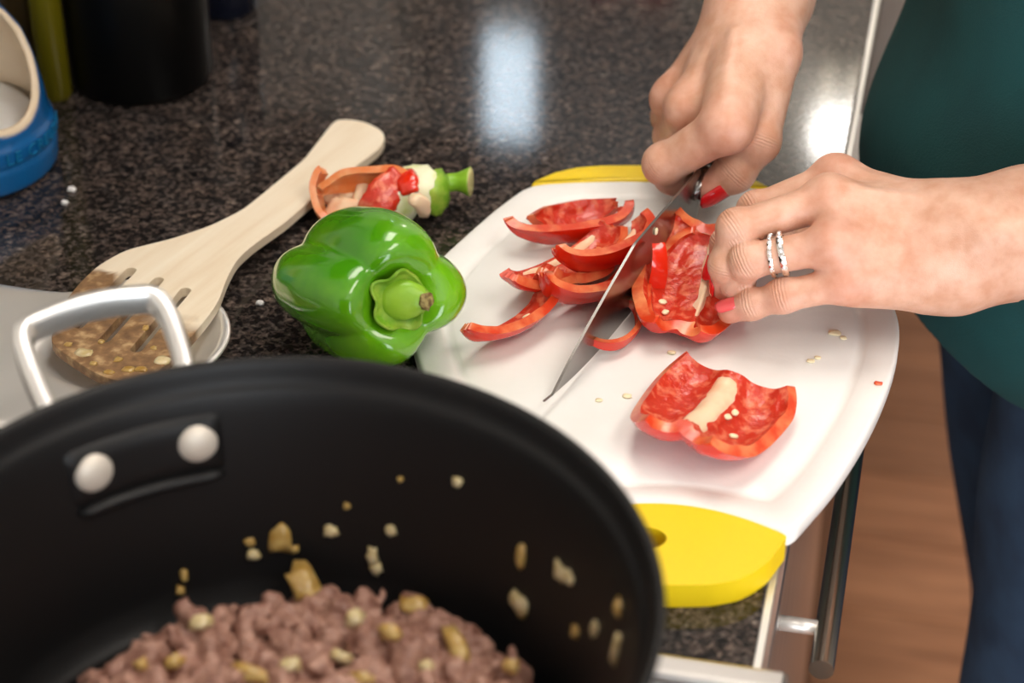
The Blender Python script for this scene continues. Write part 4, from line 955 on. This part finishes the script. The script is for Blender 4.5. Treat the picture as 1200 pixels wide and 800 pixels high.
# vase of red flowers by the end window (seen mirrored in the stone)
FC = np.array([-.36, 2.2]); t = thing('flower_vase', 'pale vase with red flowers by the end window', 'vase', (FC[0], FC[1], ZC))
obj('vase', *lathe([(.030, ZC), (.035, ZC+.004), (.048, ZC+.07), (.040, ZC+.14), (.026, ZC+.18), (.030, ZC+.20), (.027, ZC+.198), (.023, ZC+.18), (.001, ZC+.17)], FC, 40), m_vase, t)
for i in range(9):
    a = i*2.4; r = .025+.06*((i*.37) % 1); top = np.array([FC[0]+r*math.cos(a), FC[1]+r*math.sin(a), ZC+.31+.09*((i*.61) % 1)])
    sm_ = obj('flower_stem', *tube((FC[0], FC[1], ZC+.19), top, .0022, .0018, 8), m_leaf, t)
    v, f = ico_blob((.026, .026, .019), i+300, .45); obj('bloom', v+top, f, m_red_fl, t)
    v, f = ico_blob((.030, .011, .003), i+330, .3); obj('leaf', v @ frame((math.cos(a), math.sin(a), 1), (math.cos(a), math.sin(a), -.4)).T+(top+np.array([FC[0], FC[1], ZC+.2])*1.0)/2+np.array([.01*math.cos(a), .01*math.sin(a), 0]), f, m_leaf, sm_)

# ================================================================== THE PERSON
t_m = thing('person', 'person in a teal shirt and blue jeans cutting red pepper', 'person', (.19, 1.19, 0))
EL_L = np.array([.300, .955, 1.055]); EL_R = np.array([.060, 1.345, 1.085]); SH_L = np.array([.185, 1.035, 1.315]); SH_R = np.array([.165, 1.355, 1.325])
def J(px, py, z): return P(px, py, z)
# ---- left hand (palm down, fingertips curled on the pepper)
LW1, LW2 = J(1118, 268, .986), J(1118, 313, .968)
Lm = {'i': (J(980, 209, .990), .0100), 'm': (J(972, 234, .9945), .0104), 'r': (J(976, 287, .984), .0098), 'p': (J(988, 332, .967), .0090)}
Lf = {'i': [Lm['i'], (J(886, 246, .977), .0089), (J(852, 286, .957), .0079), (J(841, 318, .9425), .0070)],
      'm': [Lm['m'], (J(863, 268, .984), .0094), (J(851, 311, .965), .0083), (J(849, 336, .9485), .0073)],
      'r': [Lm['r'], (J(876, 306, .972), .0090), (J(864, 334, .954), .0080), (J(864, 347, .9430), .0070)],
      'p': [Lm['p'], (J(918, 347, .9580), .0082), (J(881, 357, .9500), .0073), (J(855, 365, .9445), .0064)]}
Lt = [(J(1085, 262, .960), .0150), (J(1000, 262, .948), .0125), (J(925, 283, .942), .0100), (J(884, 308, .937), .0085)]
def seg(ch): return [(ch[i][0], ch[i+1][0], ch[i][1], ch[i+1][1]) for i in range(len(ch)-1)]
def knuck(ch, up):
    """small swellings over the finger joints"""
    out = []
    for i in (1, 2):
        p, r = ch[i]; out.append(('e', p+up*r*.16, (r*1.06, r*1.06, r*1.02)))
    return out
def hand_mesh(lo, hi, hvox, palm, fingers, arm, up, tendons=(), kp=.012, kf=.0045, kj=.0055):
    fd = Field(lo, hi, hvox)
    fp = fd.full(); fd.add(fp, palm, kp); fd.add(fp, arm, .02)
    for td in tendons: fd.add(fp, [td], .004)
    ff = fd.full()
    for ch in fingers:
        one = fd.full(); fd.add(one, seg(ch), .004); fd.add(one, knuck(ch, up), .004); ff = smin(ff, one, .0006)
    tot = smin(fp, ff, kj)
    return surface_nets(tot, fd.lo, hvox)
upL = np.array([-.1, -.35, 1.0]); upL /= np.linalg.norm(upL)
FA1, FA2 = J(1202, 247, .992), J(1202, 294, .978)
palmL = [(LW1, Lm['i'][0], .0190, .0100), (LW1, Lm['m'][0], .0192, .0102), (LW2, Lm['r'][0], .0192, .0100), (LW2, Lm['p'][0], .0192, .0094),
         ((LW1+LW2)/2, (Lm['m'][0]+Lm['r'][0])/2+RT*.006, .0180, .0098), (J(1075, 328, .964), J(1005, 333, .964), .0140, .0098), (LW1, Lt[1][0], .016, .0125),
         ('e', Lm['i'][0]+upL*.0025, (.0108, .0104, .0100)), ('e', Lm['m'][0]+upL*.0030, (.0112, .0108, .0104)), ('e', Lm['r'][0]+upL*.0016, (.0104, .0104, .0098))]
dL = EL_L-(FA1+FA2)/2; dL /= np.linalg.norm(dL)
armL = [(LW1, FA1, .0192, .0195), (LW2, FA2, .0192, .0200), (FA1, EL_L+np.array([0, .008, .004]), .0195, .034), (FA2, EL_L-np.array([0, .008, .004]), .0200, .036), ('e', J(1168, 262, 1.0), (.013, .012, .008))]
tendL = [(LW1*.8+Lm['i'][0]*.2+upL*.0135, Lm['i'][0]+upL*.0085, .0034, .0030), (LW1*.75+Lm['m'][0]*.25+upL*.0145, Lm['m'][0]+upL*.0092, .0034, .0030), ((LW1*.3+LW2*.5+Lm['r'][0]*.2)+upL*.0130, Lm['r'][0]+upL*.0078, .0032, .0026)]
vL, fL = hand_mesh((-.095, .885, .922), (.345, 1.055, 1.105), .00115, palmL, [Lf[k] for k in 'imrp']+[Lt], armL, upL, tendL)
# ---- right hand (closed round the knife handle)
RW1, RW2 = J(881, -6, 1.036), J(909, -4, 1.030)
Rm = {'i': (J(852, 148, 1.000), .0130), 'm': (J(808, 128, .990), .0115), 'r': (J(789, 117, .979), .0106), 'p': (J(795, 100, .966), .0096)}
Rf = {'i': [Rm['i'], (J(779, 193, .969), .0112), (J(789, 207, .957), .0096), (J(799, 213, .952), .0082)],
      'm': [Rm['m'], (J(788, 160, .958), .0100), (J(815, 185, .938), .0085), (J(836, 188, .9385), .0075)],
      'r': [Rm['r'], (J(784, 138, .948), .0095), (J(815, 165, .934), .0082), (J(840, 168, .938), .0072)],
      'p': [Rm['p'], (J(795, 115, .944), .0085), (J(825, 140, .936), .0075), (J(848, 146, .942), .0065)]}
Rt = [(J(908, 62, 1.020), .0145), (J(887, 165, .983), .0125), (J(861, 202, .964), .0108), (J(831, 221, .9555), .0088)]
upR = np.array([-.25, -.55, .80]); upR /= np.linalg.norm(upR)
palmR = [(RW1, Rm['i'][0], .0172, .0126), (RW1, Rm['m'][0], .0172, .0118), (RW1, Rm['r'][0], .0165, .0108), (RW1, Rm['p'][0], .0155, .0100), (RW2, Rm['i'][0], .0170, .0122), (RW2, Rt[0][0], .0165, .0145),
         (J(880, 70, 1.012), J(850, 128, .995), .0180, .0128), (J(852, 85, 1.0), J(815, 112, .982), .0165, .0125),
         ('e', Rm['m'][0]+upR*.0028, (.0118, .0116, .011)), ('e', Rm['r'][0]+upR*.0022, (.0108, .0106, .0102))]
FR1, FR2 = J(899, -110, 1.052), J(925, -105, 1.046)
armR = [(RW1, FR1, .0170, .0190), (RW2, FR2, .0168, .0190), (FR1, EL_R+np.array([-.006, 0, 0]), .0190, .034), (FR2, EL_R+np.array([.006, 0, 0]), .0190, .034)]
tendR = [(RW1*.7+Rm['m'][0]*.3+upR*.0135, Rm['m'][0]+upR*.0090, .0036, .0030), (RW1*.6+Rm['i'][0]*.4+upR*.0140, Rm['i'][0]+upR*.0095, .0036, .0030), (RW1*.6+Rm['r'][0]*.4+upR*.011, Rm['r'][0]+upR*.0080, .0034, .0028)]
vR, fR = hand_mesh((-.135, 1.00, .924), (.115, 1.385, 1.128), .00115, palmR, [Rf[k] for k in 'imrp']+[Rt], armR, upR, tendR)
# ---- torso, legs, neck, head under the clothes
HC = np.array([.075, 1.195, 1.575])          # head centre, bent over the board
hrot = np.array(Matrix.Rotation(math.radians(-28), 3, 'Y'))
pel = [('e', (.150, 1.195, .925), (.105, .160, .105)), ('e', (.165, 1.195, .99), (.105, .142, .12))]
torso = [('e', (.140, 1.195, 1.06), (.098, .135, .15)), ('e', (.150, 1.195, 1.20), (.105, .155, .15)), (SH_L+np.array([0, .03, -.01]), SH_R+np.array([0, -.03, -.01]), .052, .052), ((.16, 1.195, 1.33), HC+hrot @ np.array([.01, 0, -.09]), .056, .050)]
legs = [((.135, 1.275, .885), (.192, 1.285, .47), .092, .060), ((.192, 1.285, .47), (.245, 1.29, .09), .060, .040), ((.195, 1.115, .875), (.183, 1.095, .47), .088, .060), ((.183, 1.095, .47), (.225, 1.09, .09), .060, .040)]
upper = [(SH_L, EL_L, .046, .0365), (SH_R, EL_R, .046, .0355)]
hv = .006; fb = Field((-.12, .88, -.01), (.44, 1.50, 1.74), hv); gb = fb.full(.15); fb.add(gb, pel+torso+legs, .04); fb.add(gb, upper, .02)
fb.add(gb, [('e', HC, (.090, .073, .108), hrot), ('e', HC+hrot @ np.array([-.045, 0, -.062]), (.045, .048, .045), hrot)], .025)
fb.add(gb, [(HC+hrot @ np.array([-.088, 0, .01]), HC+hrot @ np.array([-.105, 0, -.022]), .006, .011), ('e', HC+hrot @ np.array([.005, .074, -.005]), (.016, .007, .028), hrot), ('e', HC+hrot @ np.array([.005, -.074, -.005]), (.016, .007, .028), hrot)], .006)
for (a, sx) in (((.245, 1.29, .05), 1), ((.225, 1.09, .05), 1)): fb.add(gb, [(a, (a[0]-.13, a[1], .035), .035, .028)], .02)
vB, fB = surface_nets(gb, fb.lo, hv)
V = np.vstack([vB, vL, vR]); F = np.vstack([fB, fL+len(vB), fR+len(vB)+len(vL)])
flush = np.zeros(len(V)); js_ = np.full(len(V), 9.); jm_ = np.zeros(len(V))
for ch, up_ in [(Lf[k], upL) for k in 'imrp']+[(Rf[k], upR) for k in 'imrp']+[(Lt, upL), (Rt, upR)]:
    for i, (p, r) in enumerate(ch):
        wgt = (.55, .45, .35, .70)[i]; s_ = (.014, .009, .008, .011)[i]; dv = V-p; ds = np.linalg.norm(dv, axis=1)
        flush = np.maximum(flush, wgt*np.exp(-(ds/s_)**2))
        if i in (1, 2):
            ax_ = ch[i+1][0]-ch[i-1][0]; ax_ /= np.linalg.norm(ax_); al = dv @ ax_; m_ = np.exp(-(al/(.0036 if i == 1 else .0026))**2)*(ds < r*1.7)*np.clip((dv @ up_)/r*1.5+.2, 0, 1)
            better = m_ > jm_; js_[better] = al[better]; jm_[better] = m_[better]
flush = np.clip(flush+.12*np.array([mnoise.noise(Vector(p)*26) for p in V])*(V[:, 2] > .9), 0, 1)
body = obj('body', V, F, m_skin, t_m, attr={'flush': flush, 'joint_s': js_, 'joint_m': jm_})
# nails
def nail(ch, nrm, m, ln=.0115, wd=.85, ext=.003, tilt=0.):
    (a, ra), (bb, rb) = ch[-2], ch[-1]; d = bb-a; d = d/np.linalg.norm(d); nrm = np.array(nrm, float); nrm = nrm-d*(nrm @ d); nrm /= np.linalg.norm(nrm); s = np.cross(d, nrm)
    V = []; F = []; nu_, nv_ = 9, 9
    for i in range(nu_):
        v_ = i/(nu_-1); w_ = wd*(1 if v_ > .25 else .75+.25*math.sin(v_/.25*math.pi/2))*(1 if v_ < .72 else math.sqrt(max(.02, 1-((v_-.72)/.30)**2)))
        for j in range(nv_):
            th = (j/(nv_-1)*2-1)*w_*1.05; l = -ln*.72+v_*(ln+ext); r = rb*1.03+.0005
            drop = max(0, l)**2*22
            V.append(bb+d*l+(nrm*math.cos(th)+s*math.sin(th))*(r-drop))
    for i in range(nu_-1):
        for j in range(nv_-1): F.append((i*nv_+j, i*nv_+j+1, (i+1)*nv_+j+1, (i+1)*nv_+j))
    o = obj('fingernail', V, F, m, t_m); sm = o.modifiers.new('thick', 'SOLIDIFY'); sm.thickness = .0006; sm.offset = 0; return o
nail(Lf['p'], UP*.75-FW*.55+RT*-.35, m_nail_pink, .0095, .85, .003)
nail(Lf['i'], -RT*.9-FW*.35, m_nail_red, .010, .8, .003)
nail(Lf['m'], -RT*.9+FW*.2, m_nail_red, .010, .8, .002); nail(Lf['r'], -RT*.9+FW*.3-UP*.2, m_nail_red, .010, .8, .002)
nail(Rt, -UP*.75-FW*.55+RT*.55, m_nail_red, .013, .85, .0055)
# rings on the left ring finger
pa, ra = Lf['r'][0]; pb_, rb = Lf['r'][1]; dd = pb_-pa; Lr = np.linalg.norm(dd); dd /= Lr
def band(tp, wdt, thk, name, gems=False, tw=0.):
    c = pa+dd*Lr*tp; r = ra+(rb-ra)*tp+.0007; ax = dd+np.cross(dd, upL)*tw; ax /= np.linalg.norm(ax); R = frame(ax, upL); n_ = 48
    path = [c+R @ np.array([r*math.cos(2*math.pi*k/n_), r*math.sin(2*math.pi*k/n_), 0]) for k in range(n_)]
    V = []; F = []
    sh = [(-wdt/2, 0), (-wdt/2, thk), (0, thk*1.25), (wdt/2, thk), (wdt/2, 0)]
    for k in range(n_):
        rd = (path[k]-c)/r
        for a_, b_ in sh: V.append(path[k]+R[:, 2]*a_+rd*b_)
    for k in range(n_):
        for q in range(5): F.append((k*5+q, k*5+(q+1) % 5, ((k+1) % n_)*5+(q+1) % 5, ((k+1) % n_)*5+q))
    o = obj(name, V, F, m_silver, t_m); flat_angle(o, 30)
    if gems:
        for k in range(-10, 11, 2):
            aa = 2*math.pi*k/n_; rd = R @ np.array([math.cos(aa), math.sin(aa), 0]); v, f = ico_blob((.00105, .00105, .0007), k+40, .1)
            obj('stone', v @ frame(rd, R[:, 2]).T+c+rd*(r+thk*1.3), f, m_gem, o, False)
    return o
band(.58, .0032, .0013, 'wedding_band', True); band(.70, .0022, .0012, 'thin_ring', True, .10)
# ---- clothes: shirt
def folds(X, amp, fx): return amp*(np.sin(X[1]*fx+X[2]*17+2*np.sin(X[2]*9))+.6*np.sin(X[2]*31+X[1]*23+X[0]*15))
def grow(prims, g_): return [(p[0], p[1], tuple(np.array(p[2])+g_), *p[3:]) if isinstance(p[0], str) else (p[0], p[1], p[2]+g_, p[3]+g_) for p in prims]
hv = .0045; fs = Field((-.10, .86, .76), (.44, 1.52, 1.44), hv); gs = fs.full(.15)
fs.add(gs, grow(pel, .016)+grow(torso[:3], .014)+[('e', (.118, 1.165, .945), (.116, .120, .085)), ('e', (.150, 1.195, .87), (.122, .178, .10))], .04)
slv = [(SH_L, SH_L*.25+EL_L*.75, .058, .058), (SH_R, SH_R*.25+EL_R*.75, .058, .056)]; fs.add(gs, slv, .02)
X = fs.X(); gs = gs+folds(X, .0028, 40)
hem = (X[2]-(.838+.05*np.clip((.15-X[0])/.15, -1, 1)-.03*np.clip((1.2-X[1])/.17, -1, 1)))
gs = np.maximum(gs, -hem)
for S_, E_ in ((SH_L, EL_L), (SH_R, EL_R)):
    d = (E_-S_)/np.linalg.norm(E_-S_); along = (X[0]-S_[0])*d[0]+(X[1]-S_[1])*d[1]+(X[2]-S_[2])*d[2]; L_ = np.linalg.norm(E_-S_)
    rr_ = np.sqrt((X[0]-E_[0])**2+(X[1]-E_[1])**2+(X[2]-E_[2])**2)
    gs = np.where((rr_ < .14) & (gs < .03) & (np.sqrt(np.maximum((X[0]-S_[0])**2+(X[1]-S_[1])**2+(X[2]-S_[2])**2-along**2, 0)) < .075), np.maximum(gs, along-L_*.80), gs)
neck = np.sqrt((X[0]-.12)**2+(X[1]-1.195)**2+(X[2]-1.43)**2)-.085; gs = -smin(-gs, neck, .01)
v, f = surface_nets(gs.astype(np.float32), fs.lo, hv); v = relax(v.astype(float), f, 3)
obj('shirt', v, f, m_shirt, t_m)['label'] = 'teal cotton shirt'
# jeans
hv = .005; fj = Field((-.02, .95, .06), (.36, 1.45, 1.0), hv); gj = fj.full(.15)
fj.add(gj, [('e', (.155, 1.195, .915), (.108, .163, .11))], .03); lft = fj.full(.15); fj.add(lft, grow(legs[2:], .010), .012); rgt = fj.full(.15); fj.add(rgt, grow(legs[:2], .010), .012)
gj = smin(gj, np.minimum(lft, rgt), .035); X = fj.X(); gj = gj+folds(X, .0014, 55); gj = np.maximum(np.maximum(gj, X[2]-.975), .09-X[2])
v, f = surface_nets(gj.astype(np.float32), fj.lo, hv); v = relax(v.astype(float), f, 2)
jn = obj('jeans', v, f, m_jean, t_m); jn['label'] = 'dark blue denim jeans'
# shoes, hair, face
for cx, cy in ((.245, 1.29), (.225, 1.09)):
    fsx = Field((cx-.22, cy-.07, -.002), (cx+.08, cy+.07, .12), .004); q = fsx.full(.1); fsx.add(q, [((cx, cy, .06), (cx-.14, cy, .032), .045, .036), ((cx-.14, cy-.01, .03), (cx-.165, cy+.01, .03), .036, .034)], .02); q = np.maximum(q, -(fsx.X()[2]-.016))
    v, f = surface_nets(q, fsx.lo, .004); o = obj('shoe', v, f, m_shoe, t_m)
    pth = [(cx-.06+.135*math.cos(a), cy+.042*math.sin(a)) for a in np.linspace(0, 2*math.pi, 40, endpoint=False)]
    n_ = 40; obj('sole', [(x_, y_, .002) for x_, y_ in pth]+[(x_, y_, .018) for x_, y_ in pth], [(k, (k+1) % n_, n_+(k+1) % n_, n_+k) for k in range(n_)]+[tuple(range(n_))[::-1], tuple(range(n_, 2*n_))], m_sole, o, False)
hv = .005; fh = Field(HC-.2, HC+.2, hv); q = fh.full(.15); fh.add(q, [('e', HC+hrot @ np.array([.018, 0, .022]), (.096, .086, .108), hrot), (HC+hrot @ np.array([.075, 0, .0]), HC+hrot @ np.array([.13, 0, -.12]), .04, .022)], .03)
X = fh.X(); loc = [sum((X[i]-HC[i])*hrot[i][j] for i in range(3)) for j in range(3)]; q = np.maximum(q, -(loc[0]+.045+np.maximum(loc[2]-.02, -.03)*.9)); q = q+.0015*np.sin(loc[1]*260+np.sin(loc[2]*40))
v, f = surface_nets(q.astype(np.float32), fh.lo, hv); obj('hair', v, f, m_hair, t_m)
for s in (-1, 1):
    c = HC+hrot @ np.array([-.078, s*.031, .004]); v, f = ico_blob((.012, .015, .010), 2, 0); e_ = obj('eye', v @ hrot.T+c, f, m_eye, t_m)
    v, f = ico_blob((.004, .006, .006), 2, 0); obj('iris', v @ hrot.T+c+hrot @ np.array([-.0095, 0, -.002]), f, m_iris, e_)
    v, f = ico_blob((.005, .018, .003), 4, .2); obj('eyebrow', v @ hrot.T+HC+hrot @ np.array([-.084, s*.031, .026]), f, m_hair, t_m)
v, f = ico_blob((.007, .022, .007), 8, .1); obj('lips', v @ hrot.T+HC+hrot @ np.array([-.0885, 0, -.052]), f, m_lip, t_m)
